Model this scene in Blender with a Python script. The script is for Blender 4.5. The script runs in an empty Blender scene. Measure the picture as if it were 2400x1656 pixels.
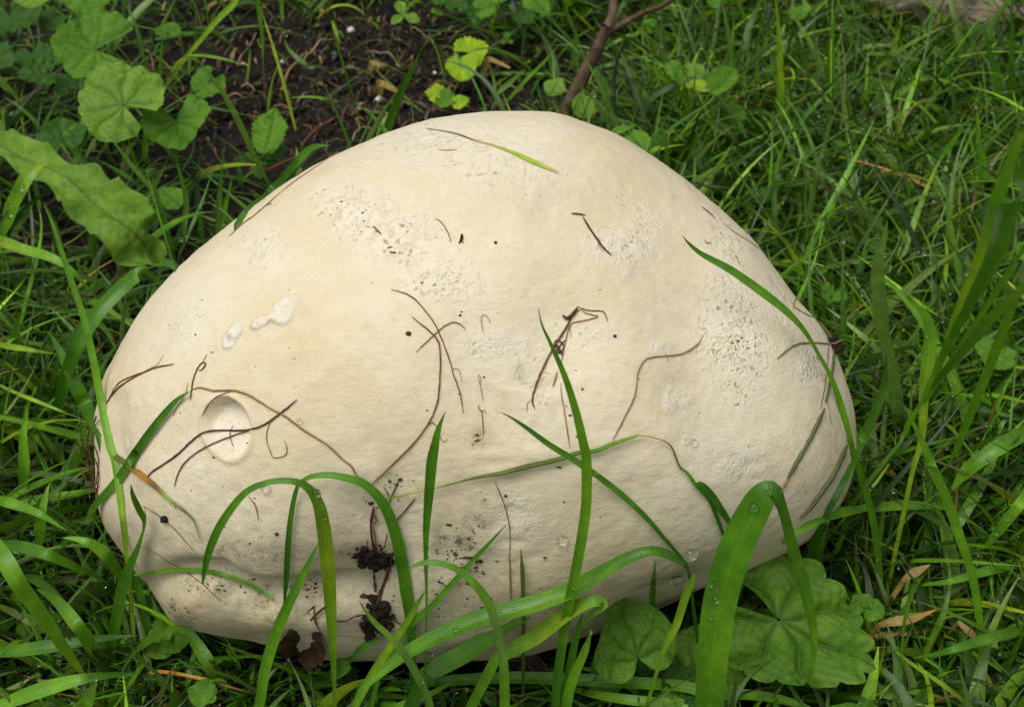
import bpy, math, random
import numpy as np
from mathutils import Vector
from mathutils.bvhtree import BVHTree

random.seed(7); rng = np.random.default_rng(11)
sc = bpy.context.scene
col = sc.collection
rad = math.radians

# ------------------------------------------------------------------ camera
FPX = 3823.0; DIST = 0.90; PITCH = rad(38)
AIM = np.array([0.0, 0.0, 0.14])
FWD = np.array([0.0, math.cos(PITCH), -math.sin(PITCH)])
RIGHT = np.array([1.0, 0.0, 0.0]); UP = np.array([0.0, math.sin(PITCH), math.cos(PITCH)])
CAM = AIM - DIST * FWD
cd = bpy.data.cameras.new('camera'); cam = bpy.data.objects.new('camera', cd); col.objects.link(cam)
cam.location = CAM; cam.rotation_euler = (math.pi/2 - PITCH, 0, 0)
cd.sensor_width = 36; cd.lens = 36*FPX/2400; cd.clip_start = 0.01; cd.clip_end = 200
cd.dof.use_dof = True; cd.dof.focus_distance = 0.82; cd.dof.aperture_fstop = (cd.lens/1000)/0.0030
sc.camera = cam

# ------------------------------------------------------------------ sky, sun, exposure
w = bpy.data.worlds.new('World'); sc.world = w; w.use_nodes = True
nt = w.node_tree; bg = nt.nodes['Background']
sky = nt.nodes.new('ShaderNodeTexSky'); sky.sky_type = 'NISHITA'; sky.sun_disc = False
SUN_EL, SUN_AZ = rad(68), rad(-132)         # azimuth from +Y: high, over the viewer's left shoulder
sky.sun_elevation = SUN_EL; sky.sun_rotation = SUN_AZ
sky.air_density = 1.0; sky.dust_density = 4.0
hs = nt.nodes.new('ShaderNodeHueSaturation'); hs.inputs['Saturation'].default_value = 0.06
nt.links.new(sky.outputs[0], hs.inputs['Color']); nt.links.new(hs.outputs[0], bg.inputs['Color'])
bg.inputs['Strength'].default_value = 0.12
sd = bpy.data.lights.new('sun', 'SUN'); so = bpy.data.objects.new('sun', sd); col.objects.link(so)
sd.energy = 1.4; sd.angle = rad(34); sd.color = (1.0, 0.96, 0.88)
sdir = Vector((math.cos(SUN_EL)*math.sin(SUN_AZ), math.cos(SUN_EL)*math.cos(SUN_AZ), math.sin(SUN_EL)))
so.rotation_euler = sdir.to_track_quat('Z', 'Y').to_euler(); so.location = (0, 0, 3)
vs = sc.view_settings; vs.view_transform = 'Standard'; vs.look = 'None'; vs.gamma = 1; vs.exposure = 0.02
vs.use_curve_mapping = False

# ------------------------------------------------------------------ pixel and ray helpers
K = 800/2128
REG = {'A': (0, 0), 'B': (800, 0), 'C': (1600, 0), 'D': (0, 550), 'E': (800, 550), 'F': (1600, 550),
       'G': (0, 1056), 'H': (800, 1056), 'I': (1600, 1056)}
def Z(r, pts):
    ox, oy = REG[r]
    return [(ox + x*K, oy + y*K) for x, y in pts]
def trace(s):
    """'H 10,20 30,40 E 5,6' -> pixel points in the 2400 wide frame"""
    out = []; r = None
    for tok in s.split():
        if tok in REG: r = tok
        else:
            x, y = tok.split(','); out += Z(r, [(float(x), float(y))])
    return np.array(out)
def rays(px):
    px = np.atleast_2d(np.asarray(px, float))
    return FWD + np.outer((px[:, 0]-1200)/FPX, RIGHT) + np.outer((828-px[:, 1])/FPX, UP)
def project(P):
    d = P - CAM; z = d @ FWD
    return np.stack([1200 + FPX*(d @ RIGHT)/z, 828 - FPX*(d @ UP)/z], -1), z
def at_z(px, z):
    d = rays(px); t = (z - CAM[2])/d[:, 2]
    return CAM + d*t[:, None]
def hashn(ix, iy, iz):
    h = (ix*374761393 + iy*668265263 + iz*2147483647) & 0xffffffff
    h = ((h ^ (h >> 13))*1274126177) & 0xffffffff
    return ((h ^ (h >> 16)) & 0xffff)/65535.0
def vnoise(P, s):
    q = P*s + 1000.0; i = np.floor(q).astype(np.int64); f = q - i; f = f*f*(3-2*f)
    r = 0
    for dx in (0, 1):
        for dy in (0, 1):
            for dz in (0, 1):
                wgt = (f[:, 0] if dx else 1-f[:, 0])*(f[:, 1] if dy else 1-f[:, 1])*(f[:, 2] if dz else 1-f[:, 2])
                r = r + wgt*hashn(i[:, 0]+dx, i[:, 1]+dy, i[:, 2]+dz)
    return r*2-1
def catmull(P, n):
    P = np.asarray(P, float)
    if len(P) == 2: P = np.array([P[0], (P[0]+P[1])/2, P[1]])
    Q = np.vstack([2*P[0]-P[1], P, 2*P[-1]-P[-2]])
    seg = np.linalg.norm(np.diff(P[:, :2], axis=0), axis=1); cum = np.r_[0, np.cumsum(seg)]
    u = np.linspace(0, cum[-1], n); k = np.clip(np.searchsorted(cum, u, 'right')-1, 0, len(P)-2)
    t = ((u-cum[k])/np.maximum(seg[k], 1e-9))[:, None]
    a, b, c, d = Q[k], Q[k+1], Q[k+2], Q[k+3]
    return 0.5*((2*b)+(c-a)*t+(2*a-5*b+4*c-d)*t**2+(3*b-a-3*c+d)*t**3)
def nrm(v): return v/np.maximum(np.linalg.norm(v, axis=-1, keepdims=True), 1e-12)

# ------------------------------------------------------------------ materials
def newmat(name):
    m = bpy.data.materials.new(name); m.use_nodes = True
    return m, m.node_tree, m.node_tree.nodes['Principled BSDF']
def N(t, typ, **kw):
    n = t.nodes.new(typ)
    for k, v in kw.items():
        if k.startswith('i_'):
            n.inputs[k[2:].replace('_', ' ')].default_value = v
        else: setattr(n, k, v)
    return n
def attr(t, name): return N(t, 'ShaderNodeAttribute', attribute_name=name)
def mixc(t, f, a, b, blend='MIX'):
    n = N(t, 'ShaderNodeMix', data_type='RGBA', blend_type=blend)
    for sock, v in ((n.inputs[0], f), (n.inputs[6], a), (n.inputs[7], b)):
        if hasattr(v, 'is_linked'): t.links.new(v, sock)
        elif isinstance(v, tuple): sock.default_value = (*v, 1)
        else: sock.default_value = v
    return n.outputs[2]
def math2(t, op, a, b=None, clamp=False):
    n = N(t, 'ShaderNodeMath', operation=op, use_clamp=clamp)
    for i, v in enumerate((a, b)):
        if v is None: continue
        if hasattr(v, 'is_linked'): t.links.new(v, n.inputs[i])
        else: n.inputs[i].default_value = v
    return n.outputs[0]
def noise(t, scale, detail=4, rough=0.55, vec=None):
    n = N(t, 'ShaderNodeTexNoise'); n.inputs['Scale'].default_value = scale
    n.inputs['Detail'].default_value = detail; n.inputs['Roughness'].default_value = rough
    if vec: t.links.new(vec, n.inputs['Vector'])
    return n.outputs['Fac']
def ramp(t, fac, p0, p1, c0=(0, 0, 0), c1=(1, 1, 1)):
    n = N(t, 'ShaderNodeMapRange'); n.inputs[1].default_value = p0; n.inputs[2].default_value = p1
    t.links.new(fac, n.inputs[0]); n.clamp = True
    return n.outputs[0]
def bump(t, h, strength, dist, prev=None):
    n = N(t, 'ShaderNodeBump'); n.inputs['Strength'].default_value = strength; n.inputs['Distance'].default_value = dist
    t.links.new(h, n.inputs['Height'])
    if prev: t.links.new(prev, n.inputs['Normal'])
    return n.outputs[0]
def objco(t): return N(t, 'ShaderNodeTexCoord').outputs['Object']

def mat_grass(name, rough=0.34, transl=0.25):
    m, t, b = newmat(name)
    c = mixc(t, 1.0, attr(t, 'tint').outputs['Color'], (1.15, 1.15, 1.0), 'MULTIPLY')
    uv = N(t, 'ShaderNodeUVMap').outputs['UV']
    sep = N(t, 'ShaderNodeSeparateXYZ'); t.links.new(uv, sep.inputs[0])
    st = N(t, 'ShaderNodeTexWave', wave_type='BANDS'); st.inputs['Scale'].default_value = 3.2
    st.inputs['Distortion'].default_value = 0.6; st.inputs['Detail'].default_value = 1
    mp = N(t, 'ShaderNodeMapping'); mp.inputs['Scale'].default_value = (1, 0.03, 1)
    t.links.new(uv, mp.inputs[0]); t.links.new(mp.outputs[0], st.inputs[0])
    co = objco(t)
    n1 = noise(t, 90, 3, 0.6, co)
    c = mixc(t, ramp(t, n1, 0.42, 0.75), c, mixc(t, 1.0, c, (1.7, 1.45, 1.2), 'MULTIPLY'))
    c = mixc(t, math2(t, 'MULTIPLY', st.outputs['Fac'], 0.16), c, mixc(t, 1.0, c, (0.6, 0.66, 0.6), 'MULTIPLY'))
    rib = math2(t, 'SUBTRACT', 1.0, ramp(t, math2(t, 'ABSOLUTE', math2(t, 'SUBTRACT', sep.outputs[0], 0.5)), 0.015, 0.06))
    c = mixc(t, math2(t, 'MULTIPLY', rib, 0.4), c, mixc(t, 1.0, c, (1.6, 1.35, 1.3), 'MULTIPLY'))
    sp = ramp(t, noise(t, 420, 2, 0.6, co), 0.70, 0.78)
    c = mixc(t, math2(t, 'MULTIPLY', sp, 0.35), c, (0.16, 0.13, 0.03))
    t.links.new(c, b.inputs['Base Color'])
    b.inputs['Roughness'].default_value = rough
    b.inputs['Specular IOR Level'].default_value = 0.42
    t.links.new(bump(t, st.outputs['Fac'], 0.18, 0.0003, bump(t, noise(t, 260, 3, 0.6, co), 0.25, 0.0008)), b.inputs['Normal'])
    tr = N(t, 'ShaderNodeBsdfTranslucent'); t.links.new(mixc(t, 1.0, c, (1.5, 1.5, 0.7), 'MULTIPLY'), tr.inputs[0])
    mx = N(t, 'ShaderNodeMixShader'); mx.inputs[0].default_value = transl
    t.links.new(b.outputs[0], mx.inputs[1]); t.links.new(tr.outputs[0], mx.inputs[2])
    t.links.new(mx.outputs[0], t.nodes['Material Output'].inputs[0])
    return m
M = {}
M['grass'] = mat_grass('grass_blade_surface')
def mat_leaf(name, c0, vein):
    m, t, b = newmat(name); co = objco(t)
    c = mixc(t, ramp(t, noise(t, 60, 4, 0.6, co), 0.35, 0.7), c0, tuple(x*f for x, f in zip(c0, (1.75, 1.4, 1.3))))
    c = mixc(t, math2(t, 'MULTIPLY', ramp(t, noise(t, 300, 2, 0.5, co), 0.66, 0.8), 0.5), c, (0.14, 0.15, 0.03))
    v = attr(t, 'vein').outputs['Fac']
    c = mixc(t, math2(t, 'MULTIPLY', v, 0.85), c, vein)
    t.links.new(c, b.inputs['Base Color']); b.inputs['Roughness'].default_value = 0.55
    b.inputs['Specular IOR Level'].default_value = 0.22
    h = noise(t, 700, 4, 0.6, co)
    vq = N(t, 'ShaderNodeTexVoronoi', feature='SMOOTH_F1'); vq.inputs['Scale'].default_value = 210; t.links.new(co, vq.inputs['Vector'])
    nb = bump(t, h, 0.3, 0.0008)
    t.links.new(bump(t, math2(t, 'SUBTRACT', 1.0, vq.outputs['Distance']), 0.7, 0.0022, nb), b.inputs['Normal'])
    tr = N(t, 'ShaderNodeBsdfTranslucent'); t.links.new(mixc(t, 1.0, c, (1.5, 1.5, 0.6), 'MULTIPLY'), tr.inputs[0])
    mx = N(t, 'ShaderNodeMixShader'); mx.inputs[0].default_value = 0.25
    t.links.new(b.outputs[0], mx.inputs[1]); t.links.new(tr.outputs[0], mx.inputs[2])
    t.links.new(mx.outputs[0], t.nodes['Material Output'].inputs[0])
    return m
M['leaf'] = mat_leaf('leaf_mid_green', (0.080, 0.215, 0.013), (0.042, 0.125, 0.012))
M['leafmid'] = mat_leaf('leaf_dull_green', (0.088, 0.215, 0.018), (0.040, 0.115, 0.012))
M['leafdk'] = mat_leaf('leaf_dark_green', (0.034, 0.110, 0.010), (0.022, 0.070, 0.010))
M['leaflime'] = mat_leaf('leaf_lime_green', (0.24, 0.42, 0.012), (0.20, 0.36, 0.02))
M['leafpale'] = mat_leaf('leaf_pale_green', (0.125, 0.265, 0.030), (0.055, 0.145, 0.018))

def mat_simple(name, c0, c1, scale, rough=0.8, bscale=None, bdist=0.0005, spec=0.3):
    m, t, b = newmat(name); co = objco(t)
    c = mixc(t, ramp(t, noise(t, scale, 5, 0.65, co), 0.3, 0.7), c0, c1)
    t.links.new(c, b.inputs['Base Color']); b.inputs['Roughness'].default_value = rough
    b.inputs['Specular IOR Level'].default_value = spec
    t.links.new(bump(t, noise(t, bscale or scale*3, 5, 0.65, co), 0.6, bdist), b.inputs['Normal'])
    return m
M['soil'] = mat_simple('wet_dark_soil', (0.005, 0.0042, 0.0036), (0.018, 0.013, 0.010), 45, 0.75, 260, 0.004, 0.2)
M['crumb'] = mat_simple('soil_crumb', (0.008, 0.006, 0.005), (0.032, 0.022, 0.015), 120, 0.8, 500, 0.001, 0.2)
M['speck'] = mat_simple('brown_speck', (0.016, 0.009, 0.006), (0.13, 0.065, 0.03), 25, 0.8)
M['root'] = mat_simple('brown_root', (0.085, 0.028, 0.011), (0.26, 0.115, 0.042), 160, 0.6, 900, 0.0003)
M['tan'] = mat_simple('tan_dry_stem', (0.20, 0.10, 0.035), (0.40, 0.25, 0.09), 140, 0.6, 900, 0.0003)
M['straw'] = mat_simple('pale_straw', (0.20, 0.13, 0.065), (0.42, 0.31, 0.17), 140, 0.6, 900, 0.0003)
M['dark'] = mat_simple('dark_wet_root', (0.034, 0.015, 0.009), (0.13, 0.055, 0.027), 160, 0.5, 900, 0.0003)
M['olive'] = mat_simple('yellow_green_stem', (0.16, 0.17, 0.02), (0.30, 0.26, 0.05), 140, 0.5, 900, 0.0003)
M['greystem'] = mat_simple('dull_green_stem', (0.055, 0.085, 0.022), (0.12, 0.13, 0.05), 120, 0.5, 700, 0.0004)
M['bark'] = mat_simple('brown_bark', (0.060, 0.038, 0.024), (0.17, 0.108, 0.068), 70, 0.65, 350, 0.0012)
M['rock'] = mat_simple('pinkish_grey_rock', (0.10, 0.085, 0.075), (0.38, 0.28, 0.19), 28, 0.7, 160, 0.003)
M['deadleaf'] = mat_simple('dead_brown_leaf', (0.020, 0.010, 0.007), (0.085, 0.038, 0.022), 90, 0.45, 500, 0.0008, 0.5)
M['petiole'] = mat_simple('pale_green_stalk', (0.08, 0.13, 0.03), (0.17, 0.20, 0.07), 90, 0.5)
M['husk'] = mat_simple('black_husk', (0.004, 0.003, 0.003), (0.02, 0.014, 0.01), 300, 0.5)
M['pebble'] = mat_simple('white_pebble', (0.55, 0.52, 0.46), (0.75, 0.72, 0.68), 200, 0.5)
m, t, b = newmat('water_drop'); b.inputs['Transmission Weight'].default_value = 1.0
b.inputs['IOR'].default_value = 1.33; b.inputs['Roughness'].default_value = 0.0; b.inputs['Base Color'].default_value = (1, 1, 1, 1)
M['water'] = m

def mat_puffball():
    m, t, b = newmat('puffball_skin'); co = objco(t)
    n1 = noise(t, 9, 5, 0.6, co); n2 = noise(t, 38, 5, 0.65, co); n3 = noise(t, 150, 4, 0.6, co)
    c = mixc(t, ramp(t, n1, 0.38, 0.64), (0.80, 0.722, 0.520), (0.695, 0.580, 0.355))
    c = mixc(t, math2(t, 'MULTIPLY', ramp(t, n2, 0.42, 0.72), 0.6), c, (0.80, 0.735, 0.575))
    c = mixc(t, math2(t, 'MULTIPLY', ramp(t, n3, 0.50, 0.78), 0.45), c, (0.61, 0.48, 0.285))
    ng = noise(t, 900, 3, 0.7, co)
    c = mixc(t, math2(t, 'MULTIPLY', ramp(t, ng, 0.50, 0.72), 0.30), c, (0.58, 0.47, 0.28))
    wa = attr(t, 'white').outputs['Fac']; pa = attr(t, 'pit').outputs['Fac']; da = math2(t, 'MULTIPLY', attr(t, 'dirt_shade').outputs['Fac'], 1.15, True)
    wbreak = math2(t, 'MULTIPLY', wa, ramp(t, math2(t, 'ADD', math2(t, 'MULTIPLY', n3, 0.5), math2(t, 'MULTIPLY', noise(t, 330, 4, 0.7, co), 0.5)), 0.34, 0.56), True)
    c = mixc(t, math2(t, 'MULTIPLY', wbreak, 0.9), c, (0.82, 0.775, 0.66))
    # cracked, pitted skin: tan cells sunk between a paler net
    wp = N(t, 'ShaderNodeVectorMath', operation='ADD')
    nz = N(t, 'ShaderNodeTexNoise'); nz.inputs['Scale'].default_value = 70; nz.inputs['Detail'].default_value = 4
    t.links.new(co, nz.inputs['Vector'])
    sc2 = N(t, 'ShaderNodeVectorMath', operation='SCALE'); sc2.inputs[3].default_value = 0.014
    t.links.new(nz.outputs['Color'], sc2.inputs[0]); t.links.new(co, wp.inputs[0]); t.links.new(sc2.outputs[0], wp.inputs[1])
    vo = N(t, 'ShaderNodeTexVoronoi', feature='DISTANCE_TO_EDGE'); vo.inputs['Scale'].default_value = 330; t.links.new(wp.outputs[0], vo.inputs['Vector'])
    vc = N(t, 'ShaderNodeTexVoronoi'); vc.inputs['Scale'].default_value = 330; t.links.new(wp.outputs[0], vc.inputs['Vector'])
    vr = N(t, 'ShaderNodeSeparateColor'); t.links.new(vc.outputs['Color'], vr.inputs[0])
    cell = ramp(t, vo.outputs['Distance'], 0.06, 0.24)
    cell = math2(t, 'MULTIPLY', cell, ramp(t, vr.outputs[0], 0.15, 0.75))
    pgate = ramp(t, math2(t, 'MULTIPLY', pa, math2(t, 'ADD', n2, 0.35)), 0.05, 0.62)
    pit = math2(t, 'MULTIPLY', cell, pgate)
    c = mixc(t, math2(t, 'MULTIPLY', pgate, 0.38), c, (0.81, 0.755, 0.62))
    c = mixc(t, math2(t, 'MULTIPLY', pit, 0.65), c, (0.66, 0.52, 0.30))
    deep = math2(t, 'MULTIPLY', math2(t, 'MULTIPLY', ramp(t, vo.outputs['Distance'], 0.16, 0.32), pgate), ramp(t, vr.outputs[1], 0.72, 0.9))
    c = mixc(t, math2(t, 'MULTIPLY', deep, 0.75), c, (0.30, 0.17, 0.085))
    # scattered flecks; soil staining, plus shade around the foot put into the colour
    vf = N(t, 'ShaderNodeTexVoronoi'); vf.inputs['Scale'].default_value = 95; t.links.new(co, vf.inputs['Vector'])
    vfc = N(t, 'ShaderNodeSeparateColor'); t.links.new(vf.outputs['Color'], vfc.inputs[0])
    fleck = math2(t, 'MULTIPLY', math2(t, 'LESS_THAN', vf.outputs['Distance'], 0.055), math2(t, 'GREATER_THAN', vfc.outputs[0], 0.62))
    c = mixc(t, math2(t, 'MULTIPLY', fleck, 0.6), c, (0.22, 0.12, 0.06))
    dn = noise(t, 75, 6, 0.75, co)
    soft = math2(t, 'MULTIPLY', da, ramp(t, dn, 0.30, 0.54))
    c = mixc(t, math2(t, 'MULTIPLY', soft, 0.72), c, (0.31, 0.285, 0.17))
    dn2 = noise(t, 330, 4, 0.7, co)
    hard = math2(t, 'MULTIPLY', ramp(t, math2(t, 'ADD', math2(t, 'MULTIPLY', da, 0.22), math2(t, 'ADD', math2(t, 'MULTIPLY', dn, 0.35), math2(t, 'MULTIPLY', dn2, 0.65))), 0.735, 0.82), da, True)
    c = mixc(t, math2(t, 'MULTIPLY', hard, 0.85), c, (0.085, 0.052, 0.030))
    t.links.new(c, b.inputs['Base Color'])
    t.links.new(math2(t, 'ADD', 0.42, math2(t, 'MULTIPLY', n2, 0.25)), b.inputs['Roughness'])
    b.inputs['Specular IOR Level'].default_value = 0.35
    mp = N(t, 'ShaderNodeMapping'); mp.inputs['Scale'].default_value = (0.45, 1, 1.0); t.links.new(co, mp.inputs[0])
    fine = noise(t, 420, 5, 0.65, mp.outputs[0])
    nb = bump(t, fine, 0.42, 0.0012)
    nb = bump(t, ng, 0.30, 0.0006, nb)
    med = noise(t, 120, 3, 0.5, mp.outputs[0])
    nb = bump(t, med, 0.16, 0.002, nb)
    fl = noise(t, 520, 3, 0.6, co)
    nb = bump(t, math2(t, 'MULTIPLY', fl, wa), 0.5, 0.0022, nb)
    nb = bump(t, math2(t, 'SUBTRACT', 1.0, math2(t, 'ADD', pit, deep)), 0.48, 0.0011, nb)
    t.links.new(nb, b.inputs['Normal'])
    return m
M['puff'] = mat_puffball()

# ------------------------------------------------------------------ object helpers
def link(o, label=None, cat=None, group=None, kind=None, parent=None):
    col.objects.link(o)
    if parent: o.parent = parent
    if label: o['label'] = label
    if cat: o['category'] = cat
    if group: o['group'] = group
    if kind: o['kind'] = kind
    return o
WL = {}
def meshobj(name, V, F, mat, base=None, smooth=True, uv=None, tint=None, fattr=None, **kw):
    V = np.asarray(V, np.float64); F = np.asarray(F)
    loc = np.zeros(3) if base is None else np.asarray(base, float)
    me = bpy.data.meshes.new(name)
    nv, nf, k = len(V), len(F), F.shape[1]
    me.vertices.add(nv); me.vertices.foreach_set('co', (V-loc).ravel())
    me.loops.add(nf*k); me.loops.foreach_set('vertex_index', F.ravel())
    me.polygons.add(nf); me.polygons.foreach_set('loop_start', np.arange(0, nf*k, k))

    me.update(calc_edges=True)
    if smooth: me.polygons.foreach_set('use_smooth', np.ones(nf, bool))
    if uv is not None:
        l = me.uv_layers.new(name='UVMap'); l.data.foreach_set('uv', np.asarray(uv)[F.ravel()].ravel())
    if tint is not None:
        a = me.color_attributes.new('tint', 'FLOAT_COLOR', 'POINT')
        a.data.foreach_set('color', np.c_[np.asarray(tint), np.ones(nv)].ravel())
    for n_, v_ in (fattr or {}).items():
        a = me.attributes.new(n_, 'FLOAT', 'POINT'); a.data.foreach_set('value', np.asarray(v_, np.float32))
    me.materials.append(mat)
    o = bpy.data.objects.new(name, me); o.location = loc
    p = kw.get('parent')
    link(o, **kw)
    WL[o.name] = loc
    if p: o.location = loc - WL.get(p.name, np.array(p.location))
    return o
def grid_faces(a, b, wrap=False):
    i, j = np.meshgrid(np.arange(a-1), np.arange(b if wrap else b-1), indexing='ij')
    j2 = (j+1) % b
    return np.stack([i*b+j, (i+1)*b+j, (i+1)*b+j2, i*b+j2], -1).reshape(-1, 4)
def empty(name, loc, **kw):
    o = bpy.data.objects.new(name, None); o.empty_display_size = 0.01; o.location = loc
    return link(o, **kw)

# ------------------------------------------------------------------ ground
def gz(x, y):
    P = np.stack([np.atleast_1d(x), np.atleast_1d(y), np.zeros_like(np.atleast_1d(x))], -1).astype(float)
    return 0.010*vnoise(P, 11) + 0.005*vnoise(P, 37) + 0.0025*vnoise(P+5, 110)
s = np.linspace(-1, 1, 300); ax = np.sinh(s*4.2)/np.sinh(4.2)*30
gx, gy = np.meshgrid(ax, ax + 0.15, indexing='ij')
V = np.stack([gx.ravel(), gy.ravel(), gz(gx.ravel(), gy.ravel())], -1)
meshobj('ground', V, grid_faces(300, 300)[:, ::-1], M['soil'], kind='structure', label='dark wet soil under the grass')

# ------------------------------------------------------------------ giant puffball
sil_S = [(1190,243),(1260,250),(1330,274),(1400,302),(1470,345),(1540,395),(1590,440),(1650,500),(1710,565),(1760,630),(1805,685),
  (1850,730),(1885,790),(1910,860),(1928,930),(1933,990),(1930,1060),(1912,1115),(1882,1165),(1840,1210),(1780,1250),(1700,1292),(1600,1340),(1490,1392),(1370,1440),
  (1240,1475),(1100,1492),(950,1500),(800,1490),(680,1470),(570,1436),(460,1408),(392,1378),(338,1316),(292,1250),(246,1190),(224,1130),(218,1050),
  (214,950),(222,900),(240,850),(270,790),(310,715),(370,640),(440,575),(510,520),(600,455),(700,390),(800,340),(900,295),(1000,263),(1100,246)]
sil = np.array(sil_S)*2400/2313
c0 = np.array([1110.0, 900.0])
NPH = 760; NF = 330; NB = 60
dens = catmull(np.vstack([sil, sil[:1]]), 3000) - c0
ang = np.arctan2(-dens[:, 1], dens[:, 0]); r_ = np.hypot(dens[:, 0], dens[:, 1])
o_ = np.argsort(ang); ang, r_ = ang[o_], r_[o_]
phi = np.linspace(-math.pi, math.pi, NPH, endpoint=False)
Rpx = np.interp(phi, np.r_[ang-2*math.pi, ang, ang+2*math.pi], np.r_[r_, r_, r_])
kk = np.exp(-0.5*(np.arange(-8, 9)/2.5)**2); kk /= kk.sum()
Rpx = np.convolve(np.r_[Rpx[-8:], Rpx, Rpx[:8]], kk, 'valid')
RM = Rpx*DIST/FPX*0.983
CEN = CAM + DIST*rays(c0)[0]
AXF = nrm(CAM - CEN)                    # towards the viewer: only the frame in which the outline was measured
AX1 = nrm(np.cross(UP, AXF)); AX2 = np.cross(AXF, AX1)
al = np.r_[np.linspace(0.004, math.pi/2, NF), np.linspace(math.pi/2, math.pi-0.01, NB+1)[1:]]
HF, HB = 0.138, 0.150
ca = np.cos(al); sa = np.sin(al)
axial = np.where(ca > 0, HF*np.sign(ca)*np.abs(ca)**0.92, -HB*np.abs(ca)**0.95)
A_, P_ = np.meshgrid(np.arange(len(al)), np.arange(NPH), indexing='ij')
rr = sa[A_]**0.97*RM[P_]
V0 = CEN + axial[A_][..., None]*AXF + (rr*np.cos(phi[P_]))[..., None]*AX1 + (rr*np.sin(phi[P_]))[..., None]*AX2
V0 = V0.reshape(-1, 3)
px0, _ = project(V0)
front = (al[A_] < math.pi/2*1.02).ravel()
def gauss(cx, cy, sx, sy=None, rot=0):
    sy = sy or sx; d = px0 - np.array([cx, cy]); c, s_ = math.cos(rot), math.sin(rot)
    u = d[:, 0]*c + d[:, 1]*s_; v = -d[:, 0]*s_ + d[:, 1]*c
    return np.where(front, np.exp(-0.5*((u/sx)**2 + (v/sy)**2)), 0)
def polydist(pts):
    best = np.full(len(px0), 1e9); side = np.zeros(len(px0))
    for a, b_ in zip(pts[:-1], pts[1:]):
        ab = b_-a; t_ = np.clip(((px0-a) @ ab)/(ab @ ab), 0, 1); d = px0-(a+t_[:, None]*ab)
        dd = np.hypot(d[:, 0], d[:, 1]); best = np.minimum(best, dd)
    return np.where(front, best, 1e9)
def gz_(r, x, y, sx, sy=None, rot=0):
    (a, b_), = Z(r, [(x, y)]); return gauss(a, b_, sx*K, (sy or sx)*K, rot)
def blob(r, x, y, sx, sy=None, rot=0, soft=0.3, wob=0.26):
    """flat-topped irregular patch"""
    (a, b_), = Z(r, [(x, y)]); sy = sy or sx; d = px0-np.array([a, b_]); c, s_ = math.cos(rot), math.sin(rot)
    u = (d[:, 0]*c+d[:, 1]*s_)/(sx*K); v = (-d[:, 0]*s_+d[:, 1]*c)/(sy*K)
    q = np.hypot(u, v) + wob*NZ60 + 1.3*wob*NZ2
    return np.where(front, np.clip((1+soft/2-q)/soft, 0, 1), 0)
NZ60 = vnoise(V0, 170); NZ2 = vnoise(V0, 75)
disp = 0.0035*vnoise(V0, 9) + 0.0012*vnoise(V0, 19) + 0.0004*vnoise(V0, 45) + 0.00025*vnoise(V0, 120) + 0.00018*vnoise(V0, 260)
edge = np.clip((math.pi/2-al[A_].ravel())/0.25, 0, 1); edge = edge*edge*(3-2*edge)
disp *= 0.35+0.65*edge
# broad hollows and shoulders
disp -= 0.006*gauss(1010, 1290, 110, 150) + 0.004*gauss(1310, 790, 70, 130) + 0.004*gauss(1120, 900, 90, 130)
tr1 = polydist(trace('F -40,200 60,450 140,700 160,950 260,1200')); disp -= 0.0042*np.exp(-0.5*(tr1/70)**2)
disp += 0.004*gauss(1800, 760, 60, 160, -0.5) + 0.003*gauss(1900, 1080, 60, 120)
disp -= 0.0035*np.exp(-0.5*(polydist(trace('D 690,1060 690,1250 740,1500 G 770,300'))/26)**2)
disp -= 0.004*gauss(1420, 480, 160, 60) - 0.003*gauss(1010, 420, 160, 60)
# fold above the base lip
cr = polydist(trace('G 900,800 1080,775 1330,790 1420,860 1580,905 1780,915 2000,925 H 120,960'))
disp -= 0.0125*np.exp(-0.5*(cr/20)**2)*np.clip((px0[:, 0]-330)/110, 0, 1)
disp += 0.004*np.exp(-0.5*(polydist(trace('G 1150,1010 1250,1040 1500,1060 1750,1040 2000,1060'))/26)**2)
disp -= 0.009*gz_('H', 30, 820, 190, 110) + 0.006*gz_('H', 240, 1050, 120, 160)
disp -= 0.012*gz_('H', 1900, 1000, 330, 70, -0.42)
# small wrinkles low on the face
wr = gz_('H', 1120, 420, 150, 150)+.7*gz_('H', 1000, 100, 260, 70)+.6*gz_('E', 1250, 1000, 130, 110)+.5*gz_('F', 350, 1420, 150, 120)
disp += wr*0.0011*vnoise(V0*np.array([.45, 1, 1.25]), 190)
# bitten crater
(cxp, cyp), = Z('D', [(1432, 1200)])
d = px0-np.array([cxp, cyp]); cth, sth = math.cos(-0.22), math.sin(-0.22)
u = (d[:, 0]*cth+d[:, 1]*sth)/(150*K); v = (-d[:, 0]*sth+d[:, 1]*cth)/(192*K)
q = np.hypot(u, v)+0.035*NZ60
crater = np.where(front, np.clip((1.0-q)/0.10, 0, 1), 0); crater = crater*crater*(3-2*crater)
disp -= crater*(0.0062 + 0.0054*np.clip(-v*.9+u*.35, -0.7, 1) + 0.0009*vnoise(V0, 150)+0.0005*vnoise(V0, 320))
disp += 0.0011*np.where(front, np.exp(-0.5*((q-1.07)/0.07)**2), 0)
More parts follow.
